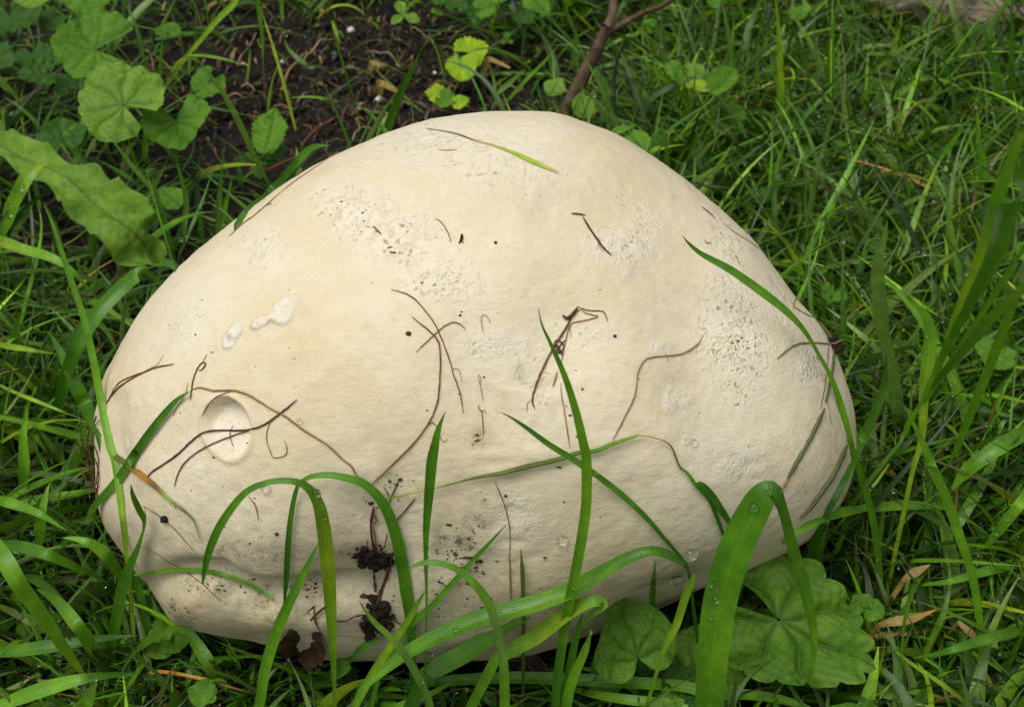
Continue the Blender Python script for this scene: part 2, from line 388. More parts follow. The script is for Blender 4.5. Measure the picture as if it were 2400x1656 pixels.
# attributes
white = np.zeros(len(V0)); pit = np.zeros(len(V0)); dirt_shade = np.zeros(len(V0))
flakes = [('D',1780,470,95,58,-0.6),('D',1650,555,70,34,-0.6),('D',1445,655,38,62,0.55),('D',1480,595,30,40,0.4)]
for f in flakes:
    g = blob(*f, soft=.35, wob=.42); white = np.maximum(white, 1.0*g); disp += 0.0011*g*(0.75+0.8*vnoise(V0, 300))
for f in [('E',265,495,85),('E',1155,665,65,50),('E',1745,185,62),('B',225,1035,62,26),('D',925,1040,32),('D',1185,1335,50,66),('A',1890,1358,28),
          ('D',880,720,30,46,0.5),('G',1400,560,66,50,0.3),('G',1165,445,80,40,0.6),('G',1580,330,60,44),('H',670,580,66,60),('H',110,130,60,40),
          ('F',600,560,20,24),('F',610,650,44,36),('F',75,1015,42),('F',60,1295,26,32),('F',970,1290,30,36),('F',390,1430,70,90),('E',1990,690,36),
          ('B',1110,695,60,14),('B',930,715,36,10),('B',1410,810,46,24),('D',1660,610,80,40,0.3),('D',750,1320,32,44),('F',225,205,30,16,0.5),
          ('E',2090,1030,34,46),('H',450,400,70,40),('H',1080,440,70,60),('D',800,1050,40,20),('G',1240,130,30),('A',2110,1290,50,30)]:
    white = np.maximum(white, 0.62*blob(*f, soft=1.0, wob=.5))
white = np.maximum(white, crater*0.8)
for f in [('B',650,920,520,190,0.15),('B',300,1430,270,200,0.5),('E',610,270,190,110,0.4),('F',330,560,110,330,-0.35),('F',760,800,120,130),('D',1680,130,110,110),
          ('D',1180,480,180,120,-0.8),('E',1560,600,130,90),('E',950,680,120,80),('B',1780,1520,200,100),('F',360,1400,160,130),('H',1100,400,150,130),('E',300,1500,1,1)]:
    white = np.maximum(white, 0.72*gz_(f[0], *f[1:]))
for f in [('B',650,900,330,120,0.15,.55),('B',100,1340,170,110,0.2,1),('B',380,1480,220,130,0.2,.75),('E',620,270,170,110,0.4,.85),('F',330,650,110,230,-0.3,1),('F',790,820,70,80,0,1),('B',900,1000,420,140,0.2,.5),('B',1900,1350,120,90,.6,.5),('E',1250,900,90,160,0,.45),('F',560,420,60,120,-.5,.5),
          ('F',250,80,50,120,-.4,1),('F',240,290,50,60,0,.8),('D',1650,90,120,90,0,.5),('D',1130,540,170,70,-0.9,.35),('B',1780,1520,150,90,0,.8),('E',1550,620,130,80,0,.35),
          ('E',920,690,110,60,0,.4),('F',380,1000,60,60,0,.8),('E',1150,830,60,90,0,.6),('H',1100,430,110,110,0,.3),('F',400,1400,120,100,0,.35)]:
    pit = np.maximum(pit, f[6]*gz_(f[0], f[1], f[2], f[3], f[4], f[5]))
for f in [('H',700,620,200,90,0.2,1),('H',830,480,110,70,0,1),('H',750,760,150,40,0,1),('E',860,1270,60,50,0,.9),('H',290,190,80,60,0,.8),('H',130,300,240,260,0,.45),('G',1300,870,260,60,0.2,1),
          ('G',1150,990,150,50,.4,1),('G',1950,840,100,60,0,1),('G',1500,640,480,130,.05,.8),('G',1300,700,300,60,.1,.7),('H',1000,330,240,160,0,.55),('G',760,600,90,200,-.3,.7),('H',100,480,300,160,0,.6),('H',200,700,200,200,0,.75),('H',500,850,500,180,0,.35),('G',800,420,80,200,0,.6),
          ('H',1100,180,60,30,0,.6),('H',900,330,40,30,0,.9),('H',1900,760,260,70,-.3,.7),('H',1300,1150,500,80,0,.8),('G',1700,1100,400,70,0,.6),('E',1150,870,60,60,0,.5),('H',900,1100,600,90,0,.5),('H',300,1000,900,260,0,.55),('H',1800,820,500,110,-.25,.6),('G',1700,980,500,120,0.1,.8),('I',380,100,200,150,0,.3),('E',1050,1050,260,120,0,.3)]:
    dirt_shade = np.maximum(dirt_shade, f[6]*gz_(f[0], f[1], f[2], f[3], f[4], f[5]))  # soil stains, and shade from the surrounding grass painted on the low skin
Vp = V0 + disp[:, None]*nrm(V0-CEN)
low = Vp[:, 2] < -0.03; Vp[low, 2] = -0.03
Fp = grid_faces(len(al), NPH, True)
capf = np.array([[0, 0, 0, 0]])
cen_i = len(Vp)
Vp = np.vstack([Vp, Vp[:NPH].mean(0), Vp[-NPH:].mean(0)])
for arr in ('white', 'pit', 'dirt_shade'):
    globals()[arr] = np.r_[globals()[arr], 0, 0]
j = np.arange(NPH); j2 = (j+1) % NPH; Lr = (len(al)-1)*NPH
me = bpy.data.meshes.new('giant_puffball')
faces = [tuple(f) for f in Fp.tolist()] + [(cen_i, int(a), int(b_)) for a, b_ in zip(j, j2)] + [(cen_i+1, int(Lr+b_), int(Lr+a)) for a, b_ in zip(j, j2)]
pb_base = np.array([CEN[0], CEN[1], 0.0])
me.from_pydata((Vp-pb_base).tolist(), [], faces); me.update()
me.polygons.foreach_set('use_smooth', np.ones(len(me.polygons), bool))
for n_, v_ in (('white', white), ('pit', pit), ('dirt_shade', dirt_shade)):
    a = me.attributes.new(n_, 'FLOAT', 'POINT'); a.data.foreach_set('value', np.clip(v_, 0, 1.2).astype(np.float32))
me.materials.append(M['puff'])
po = bpy.data.objects.new('giant_puffball', me); po.location = pb_base
link(po, 'huge cream white puffball mushroom with pitted leathery skin sitting in wet grass', 'mushroom')
# coarse copy of the surface for ray tests
ra = np.r_[np.arange(0, NF, 2), np.arange(NF, len(al), 10)]; rp = np.arange(0, NPH, 2)
Vc = Vp[:cen_i].reshape(len(al), NPH, 3)[np.ix_(ra, rp)]; 
BV = BVHTree.FromPolygons(Vc.reshape(-1, 3).tolist(), grid_faces(len(ra), len(rp), True).tolist())
def hit(d):
    l, n_, i, t_ = BV.ray_cast(Vector(CAM), Vector(d), 5)
    if l is None: return None, None
    L = math.sqrt(float(d @ d))
    return t_/L, np.array(n_)
def body_r(P):
    """signed: >1 outside the body (star shaped about CEN)"""
    d = P-CEN; a = d @ AXF; x = d @ AX1; y = d @ AX2
    ph = np.arctan2(y, x); R = np.interp(ph, np.r_[phi, math.pi], np.r_[RM, RM[0]])
    return np.sqrt((np.hypot(x, y)/R)**2 + (a/np.where(a > 0, HF, HB))**2)

# ------------------------------------------------------------------ curves traced at real depth
def path3d(pts, n, y=None, z=None, on=None, clear=0.004, behind=False):
    P = catmull(pts, n); d = rays(P); s_ = np.linspace(0, 1, n)
    th = np.full(n, np.nan)
    for i in range(n):
        h_, _n = hit(d[i])
        if h_ is not None: th[i] = h_
    tg = (0.002-CAM[2])/d[:, 2]
    if on is not None:
        ok = ~np.isnan(th)
        tt = np.interp(np.arange(n), np.where(ok)[0], th[ok]) if ok.any() else tg
        k = np.array([.25, .5, .25])
        lim = np.where(ok, th, tt) - on
        tt = tt-on
        for _ in range(2): tt[1:-1] = np.convolve(tt, k, 'valid')
        tt = np.minimum(tt, lim)
    else:
        if z is not None:
            zz = np.interp(s_, np.linspace(0, 1, len(z)), z)
            for _ in range(6): zz[1:-1] = np.convolve(zz, [.25, .5, .25], 'valid')
            tt = (zz-CAM[2])/d[:, 2]
        else:
            y0, y1 = (y if y is not None else (None, None))
            if y0 is None: y0 = float((CAM + d[0]*tg[0])[1])
            if y1 is None: y1 = y0
            yy = y0+(y1-y0)*s_
            tt = (yy-CAM[1])/d[:, 1]
        lim = tg if behind else np.minimum(np.where(np.isnan(th), 1e9, th-clear), tg)
        tt = np.minimum(tt, lim)
        q = tt.copy()
        for k in range(n): q[k] = min(tt[j_]+0.02*abs(j_-k)/n*10 for j_ in range(max(0, k-6), min(n, k+7)))
        tt = np.minimum(tt, q)
        for _ in range(3): tt[1:-1] = np.minimum(np.convolve(tt, [.25, .5, .25], 'valid'), lim[1:-1])
    return CAM + d*tt[:, None], tt

TINT = {'g': (.058, .172, .011), 'dk': (.031, .105, .009), 'lt': (.098, .245, .015), 'ye': (.165, .275, .018), 'pale': (.105, .210, .048),
        'dry': (.33, .235, .10), 'br': (.095, .055, .028), 'ol': (.075, .105, .022), 'or': (.33, .17, .03)}
def ribbon(Pts, wid, tw=0.0, fold=0.16, face=None):
    n = len(Pts); T = nrm(np.gradient(Pts, axis=0))
    f = nrm(CAM-Pts)*0.75 + np.array([0, 0, 0.45]) if face is None else np.broadcast_to(face, Pts.shape)
    S = nrm(np.cross(T, f)); Nn = nrm(np.cross(S, T))
    tws = np.interp(np.linspace(0, 1, n), np.linspace(0, 1, len(np.atleast_1d(tw))), np.atleast_1d(tw))[:, None]
    S, Nn = S*np.cos(tws)+Nn*np.sin(tws), Nn*np.cos(tws)-S*np.sin(tws)
    us = np.array([-1, -.55, 0, .55, 1.0]); dep = np.array([.0, -.5, -1, -.5, .0])*fold
    hw = (wid/2)[:, None, None]
    V = Pts[:, None, :] + S[:, None, :]*us[None, :, None]*hw + Nn[:, None, :]*dep[None, :, None]*hw*2
    uv = np.stack(np.broadcast_arrays((us*0.5+0.5)[None, :], np.linspace(0, 1, n)[:, None]), -1)
    return V.reshape(-1, 3), uv.reshape(-1, 2)
HERO = {}
def grass(label, tr, wz, c='g', name='grass_shoot', cat='grass shoot', group=None, y=None, z=None, on=None, tw=0.0, fold=0.16, n=44, root=True, behind=False, clear=0.004):
    pts = trace(tr); P, tt = path3d(pts, n, y=y, z=z, on=on, clear=clear, behind=behind)
    wz = np.atleast_1d(wz).astype(float)
    if len(wz) == 1:
        u = np.linspace(0, 1, n); wp = wz[0]*np.clip(np.minimum(0.55+u*1.6, 1), 0, 1)*np.clip((1-u)/0.55, 0, 1)**0.75
    elif len(wz) == len(pts):
        cu = np.r_[0, np.cumsum(np.linalg.norm(np.diff(pts, axis=0), axis=1))]; wp = np.interp(np.linspace(0, 1, n), cu/cu[-1], wz)
        for _ in range(2): wp[1:-1] = np.convolve(wp, [.25, .5, .25], 'valid')
    else: wp = np.interp(np.linspace(0, 1, n), np.linspace(0, 1, len(wz)), wz)
    wid = np.maximum(wp, 2.0)*K*tt/FPX
    if root and on is None and P[0, 2] > 0.006:            # run the foot of the blade into the ground
        g0 = P[0].copy(); zz = np.linspace(-0.004, P[0, 2], 7)[:-1]
        lean = (P[0]-P[3]); lean[2] = 0; L = np.linalg.norm(lean)
        lean = lean/max(L, 1e-6)*min(L/np.linalg.norm(P[0]-P[3])*0.5, 0.35)
        ext = np.array([[P[0, 0]+lean[0]*(P[0, 2]-q), P[0, 1]+lean[1]*(P[0, 2]-q), q] for q in zz])
        P = np.vstack([ext, P]); wid = np.r_[np.full(6, wid[0]), wid]
    V, uv = ribbon(P, wid, tw, fold)
    nn = len(P); cs = (c if isinstance(c, (list, tuple)) else [c])
    cc = np.array([TINT[k] for k in cs]); u = np.linspace(0, 1, nn)
    tc = np.stack([np.interp(u, np.linspace(0, 1, len(cc)), cc[:, k]) for k in range(3)], -1)*random.uniform(1.0, 1.3)
    o = meshobj(name, V, grid_faces(nn, 5), M['grass'], base=P[0], uv=uv, tint=np.repeat(tc, 5, 0), label=label, cat=cat, group=group)
    return o
CW = {'g': 'mid green', 'dk': 'dark green', 'lt': 'bright green', 'ye': 'yellow green', 'pale': 'pale green', 'dry': 'straw coloured', 'br': 'brown', 'ol': 'olive', 'or': 'orange'}
def describe(tr, w_, c_):
    p = trace(tr); d = p[-1]-p[0]; L = np.hypot(*d); a = math.degrees(math.atan2(-d[1], abs(d[0])))
    return ('wide ' if w_ >= 48 else 'narrow ' if w_ < 34 else '')+('long ' if L > 230 else 'short ' if L < 120 else '')+CW[c_[-1]]+' grass blade '+('standing upright' if a > 66 else 'slanting' if a > 24 else 'lying level')
def tube(name, P, radii, mat, base=None, sides=6, **kw):
    P = np.asarray(P); n = len(P); radii = np.broadcast_to(radii, (n,)).astype(float)
    T = nrm(np.gradient(P, axis=0)); ref = np.array([0.31, 0.2, 0.93])
    S = nrm(np.cross(T, ref)); B = np.cross(T, S)
    a = np.linspace(0, 2*math.pi, sides, endpoint=False)
    V = P[:, None]+radii[:, None, None]*(np.cos(a)[None, :, None]*S[:, None]+np.sin(a)[None, :, None]*B[:, None])
    V = np.vstack([V.reshape(-1, 3)])
    return meshobj(name, V, grid_faces(n, sides, True), mat, base=P[0] if base is None else base, **kw)
def rootlet(name, label, parts, cat='root', group=None):
    """parts: (part name, trace, width, material); the first piece is the main strand"""
    res = []
    for nm, tr, wz, mk in parts:
        pts = trace(tr); n = max(14, int(len(pts)*7)); P, tt = path3d(pts, n, on=0.0003 + wz*K*DIST/FPX*0.35)
        jit = rng.normal(0, 1, n); jit = np.convolve(jit, np.ones(3)/3, 'same')
        rr_ = wz*K*tt/FPX/2*(0.72 if wz < 19 else 0.9)*(1+0.12*jit); e = np.minimum(np.arange(n), np.arange(n)[::-1])/4.0
        rr_ *= np.clip(0.45+e*0.4, 0, 1)
        P = P + rng.normal(0, 0.00007, P.shape)
        res.append((nm, P, np.maximum(rr_, 0.00012), M[mk]))
    if len(res) == 1:
        nm, P, r1, mt = res[0]
        return tube(name, P, r1, mt, label=label, cat=cat, group=group)
    b0 = res[0][1][0]
    e = empty(name, b0, label=label, cat=cat, group=group)
    for nm, P, r1, mt in res: tube(nm, P, r1, mt, base=P[0], parent=e)
    return e

# ------------------------------------------------------------------ hero grass blades
GB = grass
GB('very broad glossy grass blade arching beside the puffball, tip over a lobed leaf',
   'I 150,1760 165,1600 190,1250 235,930 320,640 420,420 500,290 560,250 600,300 640,420 690,620 760,850 810,1080 820,1250 800,1470',
   [160, 175, 195, 212, 218, 212, 196, 165, 85, 72, 88, 84, 58, 36, 4], ['dk', 'g', 'lt', 'g', 'g', 'dk', 'g', 'lt', 'lt'], y=(-0.185, -0.165), tw=[0, 0, 0, .1, .35, .1, 0], n=90)
GB('tall upright grass blade rising before the puffball with its tip high up',
   'H 1325,1700 1345,1450 1385,1150 1420,950 1480,650 1525,350 1528,50 E 1515,1330 1470,1130 1400,900 1310,690 1250,560 1228,455',
   [50, 56, 60, 64, 66, 66, 64, 60, 52, 40, 24, 12, 3], ['dk', 'g', 'lt', 'lt', 'g'], y=(-0.165, -0.17), n=60, fold=.2)
GB('upright spear shaped grass blade in front of the puffball with waist near its base', 'H 525,1300 530,1100 532,900 527,680 530,480 548,250 565,60 E 578,1340 600,1230 628,1150 652,1098',
   [14, 14, 16, 26, 42, 62, 70, 60, 40, 16, 3], ['g', 'g', 'dk', 'g'], y=(-0.16, -0.15))
GB('arching grass blade with water beads looping over against the lower puffball, tip turned downward',
   'G 2085,1520 2080,1350 2072,1150 2060,950 2045,720 2020,500 1985,330 1920,230 1840,192 1740,186 1640,205 1530,260 1420,390 1345,520 1290,670 1262,830',
   [22, 34, 55, 75, 92, 90, 76, 55, 42, 38, 40, 44, 54, 56, 48, 10], ['lt', 'lt', 'ye', 'g', 'g', 'dk'], y=(-0.17, -0.165), n=64)
GB('curved broad grass blade bowing left in front of the puffball with long thin drooping tip',
   'H 440,1200 432,1050 405,880 375,690 330,490 255,320 140,205 0,162 G 2040,150 1950,158 1890,186 1850,235 1815,400 1795,600 1785,800 1770,975',
   [50, 66, 76, 76, 72, 66, 56, 48, 42, 34, 28, 26, 34, 38, 36, 8], ['dk', 'g', 'g', 'g', 'dk', 'dk'], y=(-0.155, -0.14), n=64)
GB('straight pointed grass blade slanting up to the right of a dead brown leaf', 'G 1590,1720 1625,1540 1655,1350 1735,1100 1850,850 1930,690 1992,558', [50, 62, 70, 74, 58, 30, 3], ['g', 'lt', 'g', 'lt'], y=(-0.165, -0.15))
GB('narrow grass blade slanting behind the long beaded blade', 'H 60,1640 110,1540 230,1330 400,1080 470,960 525,870', [50, 55, 52, 44, 34, 3], ['lt', 'ye', 'g'], y=(-0.17, -0.165))
GB('thin straight grass blade slanting up across the soil stained patch', 'H 240,1370 430,1090 580,950 760,750 900,600 1036,450', [34, 36, 40, 38, 26, 2], ['g', 'g', 'dk'], y=(-0.15, -0.15))
GB('long broad grass blade dotted with round water beads sweeping along the puffball base',
   'H 120,1490 230,1390 450,1230 680,1115 900,1030 1150,965 1400,880 1600,770 1780,670 1930,622 2050,650 2110,690 I 20,700 45,770', [40, 60, 95, 118, 122, 120, 112, 96, 80, 66, 60, 50, 30, 5], ['lt', 'lt', 'g', 'lt', 'g', 'dk'], y=(-0.175, -0.155), n=60, fold=.22, tw=[0, .2, .1, 0])
GB('broad dull green grass blade lying under the beaded blade', 'H 520,1390 620,1340 760,1265 900,1175 1050,1090 1180,1040', [90, 120, 125, 110, 70, 10], ['dk', 'g', 'dk'], y=(-0.16, -0.15))
GB('bright bent grass blade folding over in front of a round leaf', 'H 960,1300 1080,1230 1220,1150 1350,1050 1480,965 1580,930 1640,955 1570,1010 1500,1080', [70, 95, 105, 100, 95, 80, 60, 45, 10], ['g', 'lt', 'ye', 'lt', 'g'], y=(-0.165, -0.165))
GB('curving grass blade with creased shiny bend rising before the puffball and bowing left', 'H 1022,1720 1018,1560 1012,1330 985,1170 940,1000 880,890 790,790 690,722 580,694 480,705 418,738', [66, 64, 58, 52, 60, 58, 48, 40, 36, 34, 6], ['lt', 'lt', 'pale', 'lt', 'g'], y=(-0.18, -0.17), tw=[0, 0, .5, 0, 0])
GB('broad grass blade lying flat along the ground before the puffball', 'H 300,1450 560,1438 1000,1412 1400,1420 1800,1442 2128,1465 I 200,1515 450,1520 700,1570 900,1660', [40, 66, 78, 80, 78, 74, 70, 66, 50, 10], ['dk', 'g', 'g', 'lt', 'lt'], z=(0.012, .03, .035, .03, .02))
GB('yellowish grass blade lying crosswise below a flat blade, wet on top', 'H 1380,1470 1600,1520 1800,1550 2000,1570 2160,1600', [20, 55, 66, 66, 40], ['ye', 'lt', 'lt'], z=(.02, .03, .03))
GB('narrow grass blade leaning left with hooked wet tip beside dark root clump', 'H 575,1680 545,1560 495,1440 420,1310 330,1185 200,1060 112,940', [40, 46, 50, 50, 46, 34, 4], ['g', 'pale', 'lt'], y=(-0.18, -0.175))
GB('short stout grass blade with a bead of water hanging at its tip', 'H 1395,1660 1420,1500 1455,1390 1520,1240 1562,1110', [60, 64, 62, 50, 5], ['g', 'lt', 'g'], y=(-0.175, -0.17))
GB('slim grass blade standing beside the bead tipped stout blade', 'H 1370,1700 1390,1560 1440,1270 1480,1100 1505,1010', [54, 56, 50, 36, 5], ['lt', 'g', 'g'], y=(-0.165, -0.16))
GB('short pointed blade tip with bead of water in shade of puffball', 'H 1930,1120 1936,1000 1944,850 1958,690', [30, 40, 38, 3], ['dk', 'g'], y=(-0.12, -0.13))
GB('short dull blade tip standing against the puffball base', 'H 1135,1180 1135,950 1130,760 1118,610', [20, 26, 30, 4], ['ol', 'ol'], y=(-0.14, -0.14))
GB('bright narrow grass blade curling beside the dark gap at puffball base', 'H 2000,1260 2040,1180 2090,1080 I 10,930 45,840 70,770', [24, 40, 50, 52, 44, 20], ['lt', 'ye', 'lt'], y=(-0.155, -0.15))
GB('slender grass blade crossing diagonally low over the puffball face', 'I 40,760 H 2112,660 2000,530 1900,415 1750,275 1570,135 E 1590,1500 1450,1402 1300,1310 1150,1200 1060,1140 990,1104', [22, 24, 28, 34, 40, 44, 48, 46, 42, 30, 14, 3], ['dk', 'dk', 'g', 'dk'], y=(-0.11, -0.17), n=60)
GB('grass stem with frayed sheath lying across the puffball face', 'H 250,310 400,272 530,245 700,203 850,165 1000,140 1150,100 1280,72 1400,40 1480,12 E 1590,1345 1700,1300 1850,1250', [5, 8, 10, 12, 20, 32, 36, 34, 32, 30, 30, 28, 16], ['ye', 'ye', 'ol', 'ol', 'ol', 'g', 'ye'], name='grass_stalk', cat='grass stem', on=0.003, fold=-.3, n=60)
GB('thin brown to green curling grass tip trailing down the puffball flank', 'E 1850,1250 1950,1265 2050,1310 I -20,95 30,140 80,210 170,310 220,430 262,545', [12, 8, 10, 16, 22, 26, 28, 26, 20], ['dry', 'br', 'g', 'dk', 'dk'], on=0.003, n=50)
GB('dark stubby grass blade resting on the puffball beside the very broad blade', 'I 315,480 262,400 185,285 120,215 86,200', [24, 44, 52, 44, 8], ['dk', 'dk'], on=0.004)
GB('thick bright grass blade coming in diagonally with its tip at the ground', 'G -420,260 -240,380 0,640 120,830 300,1080 450,1300 552,1432', [90, 110, 118, 108, 90, 56, 14], ['lt', 'g', 'lt', 'lt', 'ye'], z=(.0, .09, .12, .11, .08, .05, .02), n=50, fold=.1)
GB('drooping broad grass blade below the diagonal thick blade', 'G 650,1370 600,1290 540,1170 460,1060 360,940 230,860', [40, 70, 84, 88, 70, 10], ['g', 'lt', 'g'], z=(.0, .05, .07, .07, .05))
GB('twisted upright grass blade curling in front of the lower puffball corner', 'G 680,1360 700,1180 735,1000 765,840 810,720 862,600 892,500 895,430 865,360 830,280 816,210', [60, 66, 78, 86, 84, 70, 36, 44, 46, 34, 4], ['dk', 'g', 'dk', 'g', 'dk'], y=(None, -0.13), tw=[0, 0, .3, .9, .2])
GB('very long thin pale grass stalk standing up past the puffball edge', 'G 848,1400 838,1280 822,980 800,740 770,480 742,250 715,50 D 690,1330 640,1080 585,800 525,530 425,230 370,60 A 330,1400 272,1275', [22, 24, 26, 28, 34, 40, 50, 54, 54, 46, 42, 36, 28, 16, 3], ['pale', 'ye', 'lt', 'lt', 'g', 'g'], name='grass_stalk', y=(None, -0.02), n=70)
GB('long dark grass blade leaning over the puffball edge below the brown rootlets', 'G 200,790 330,640 480,490 600,330 740,170 850,5 D 800,1425 930,1235 1050,1085 1120,1015 1192,972', [30, 40, 48, 54, 58, 60, 60, 52, 42, 28, 4], ['dk', 'dk', 'g', 'dk', 'g'], y=(None, -0.09), n=54)
GB('wide dark grass blade arching over behind the long thin stalk', 'D 330,1260 380,1000 440,790 520,620 640,450 790,300 920,205 1010,172 1070,190 1092,225', [60, 80, 90, 94, 96, 94, 90, 76, 50, 10], ['dk', 'dk', 'g', 'dk'], z=(.0, .05, .09, .11, .12, .11), n=50)
GB('yellow green grass blade arching in over dark soil patch', 'D -260,160 -120,40 0,40 150,92 300,135 420,200 520,300 605,405', [60, 76, 80, 74, 62, 40, 22, 4], ['ye', 'ye', 'lt', 'lt'], z=(0, .06, .09, .1, .09, .06))
GB('bright broad grass blade with one large water bead bending over dock leaf', 'D -60,260 -20,120 A 0,1530 20,1440 80,1270 170,1100 250,1032 290,1020', [70, 86, 96, 100, 100, 90, 50, 8], ['ye', 'lt', 'lt', 'ye'], z=(.0, .06, .1, .13, .14))
GB('straight yellowish grass stem slanting over the soil behind ground ivy', 'A 990,610 1060,500 1150,370 1250,250 1350,130 1440,40 1490,-30', [18, 22, 28, 34, 40, 44, 40], ['ol', 'ye', 'lt'], name='grass_stalk', z=(.0, .04, .08, .11))
GB('arched grass blade dropping down beside the nettle leaf', 'A 1695,1180 1610,1030 1530,850 1430,645 1330,490 1230,375 1140,362', [44, 54, 60, 62, 60, 46, 8], ['g', 'pale', 'pale', 'lt'], y=(None, 0.08), behind=True)
GB('thin grass tip curving over the ground ivy towards bare soil', 'A 1000,600 1080,430 1150,362 1250,346 1400,370 1505,402', [14, 20, 24, 22, 18, 3], ['lt', 'ye', 'g'], z=(0, .05, .08, .08))
GB('wet grass blade bowing along the upper rim of puffball', 'A 1480,1400 1540,1320 1700,1180 1850,1010 1950,920 2060,905', [44, 54, 62, 60, 46, 4], ['g', 'dk', 'g'], z=(.05, .11, .15, .17), clear=.006)
GB('long slender grass blade leaning over the shoulder of puffball from matted lawn', 'I 1235,960 1225,720 1185,420 1110,150 1070,20 F 1055,1340 1000,1110 930,900 850,750 760,600 650,480 500,360 300,220 110,115 20,35 0,5', [36, 40, 46, 46, 46, 48, 46, 32, 22, 30, 48, 60, 52, 34, 12, 3], ['lt', 'g', 'g', 'lt', 'g', 'g', 'dk'], y=(None, -0.07), n=76)
GB('wide pale upright grass blade with two beads growing in the lawn', 'F 1362,1290 1345,1120 1322,960 1285,760 1250,600 1228,420 1215,260 1225,140 1255,20 1275,-90', [50, 96, 104, 100, 104, 112, 96, 66, 40, 5], ['pale', 'pale', 'pale', 'pale', 'pale'], y=(None, -0.03), n=50, fold=.12)
GB('lime grass blade with a row of water beads and hooked tip', 'I 1262,960 1320,660 1385,350 1440,100 F 1490,1270 1505,1000 1530,780 1545,640 1530,540 1490,475 1420,412', [22, 26, 28, 30, 40, 64, 84, 80, 66, 50, 8], ['ye', 'ye', 'ye', 'ye', 'lt', 'g'], y=(None, -0.03), n=56)
GB('dark narrow grass blade leaning beside the puffball flank, tip upward', 'I 850,480 900,370 1000,180 1075,20 F 1090,1330 1180,1150 1250,970 1262,850 1272,735', [60, 62, 62, 60, 64, 62, 54, 30, 3], ['dk', 'dk', 'g', 'dk'], y=(None, -0.08))
GB('thick blurred grass culm leaning out towards the viewer over the lawn', 'I 1000,520 1060,330 F 1350,1290 1440,1110 1560,880 1640,720 1720,560 1850,320 1960,100 C 2050,1250 2180,1000', [40, 50, 58, 66, 78, 90, 105, 120, 130, 140, 140], ['g', 'g', 'lt', 'g', 'g', 'g'], name='grass_culm', cat='grass culm', y=(None, -0.36), n=60, fold=.3)
GB('second thick blurred grass leaf splitting from the leaning culm', 'F 1500,1050 1600,900 1720,760 1850,600 2000,440 2180,260', [40, 70, 90, 105, 115, 120], ['g', 'g', 'lt'], y=(-0.13, -0.36), root=False, n=40)
GB('third blurred grass leaf in the bundle of the leaning culm', 'F 1570,860 1640,690 1680,560 1750,380 1850,150 1900,0 C 1980,1180 2128,800', [20, 30, 44, 66, 80, 90, 90, 84], ['g', 'ye', 'g', 'lt'], y=(-0.17, -0.38), root=False, n=40)
GB('slim blurred grass leaf rising steeply beside the leaning culm', 'I 1420,300 F 1660,1420 1760,1200 1850,980 1960,700 2060,420 2150,160', [30, 44, 56, 62, 66, 60, 50], ['g', 'g', 'lt'], y=(None, -0.30), n=44)
GB('blurred grass leaf crossing low behind the leaning culm bundle', 'F 1420,1120 1560,930 1720,700 1880,470 2030,240 2150,40', [20, 44, 60, 70, 74, 70], ['dk', 'g', 'g'], y=(-0.10, -0.30), root=False, n=40)
GB('upright smooth grass blade rising from matted grass to slanting tip', 'I 1862,1380 1858,1200 1845,1000 1800,760 1720,510 1620,240 1520,30 F 1560,1440 1480,1260 1395,1085', [28, 34, 46, 56, 62, 66, 62, 56, 40, 3], ['lt', 'lt', 'lt', 'g', 'lt'], y=(None, -0.10), n=50)
GB('grass blade with two large bright beads reaching into the lawn', 'I 2350,40 2230,170 2128,300 2040,410 1960,510 1888,595', [60, 66, 70, 68, 60, 26], ['ye', 'lt', 'lt'], z=(.0, .06, .08, .06, .035))
GB('broad wet grass blade angling across matted grass', 'I 2400,-260 2250,-180 F 2128,1235 1950,1335 1780,1460 I 1680,240', [70, 90, 104, 104, 90, 20], ['lt', 'g', 'g', 'lt'], z=(.0, .05, .07, .06, .04))
GB('broad grass blade lying sideways beside the puffball foot', 'I 1900,340 1600,338 1250,345 1050,370 850,422 690,512 620,580', [20, 50, 62, 70, 74, 60, 20], ['g', 'g', 'lt', 'g'], z=(.01, .04, .05, .045, .03))
GB('bright thin grass stem lying near a red stalk in the lawn', 'I 1860,1640 1720,1530 1600,1440 1450,1340 1320,1245', [24, 30, 30, 26, 14], ['lt', 'ye', 'lt'], name='grass_stalk', z=(.01, .04, .05, .04))
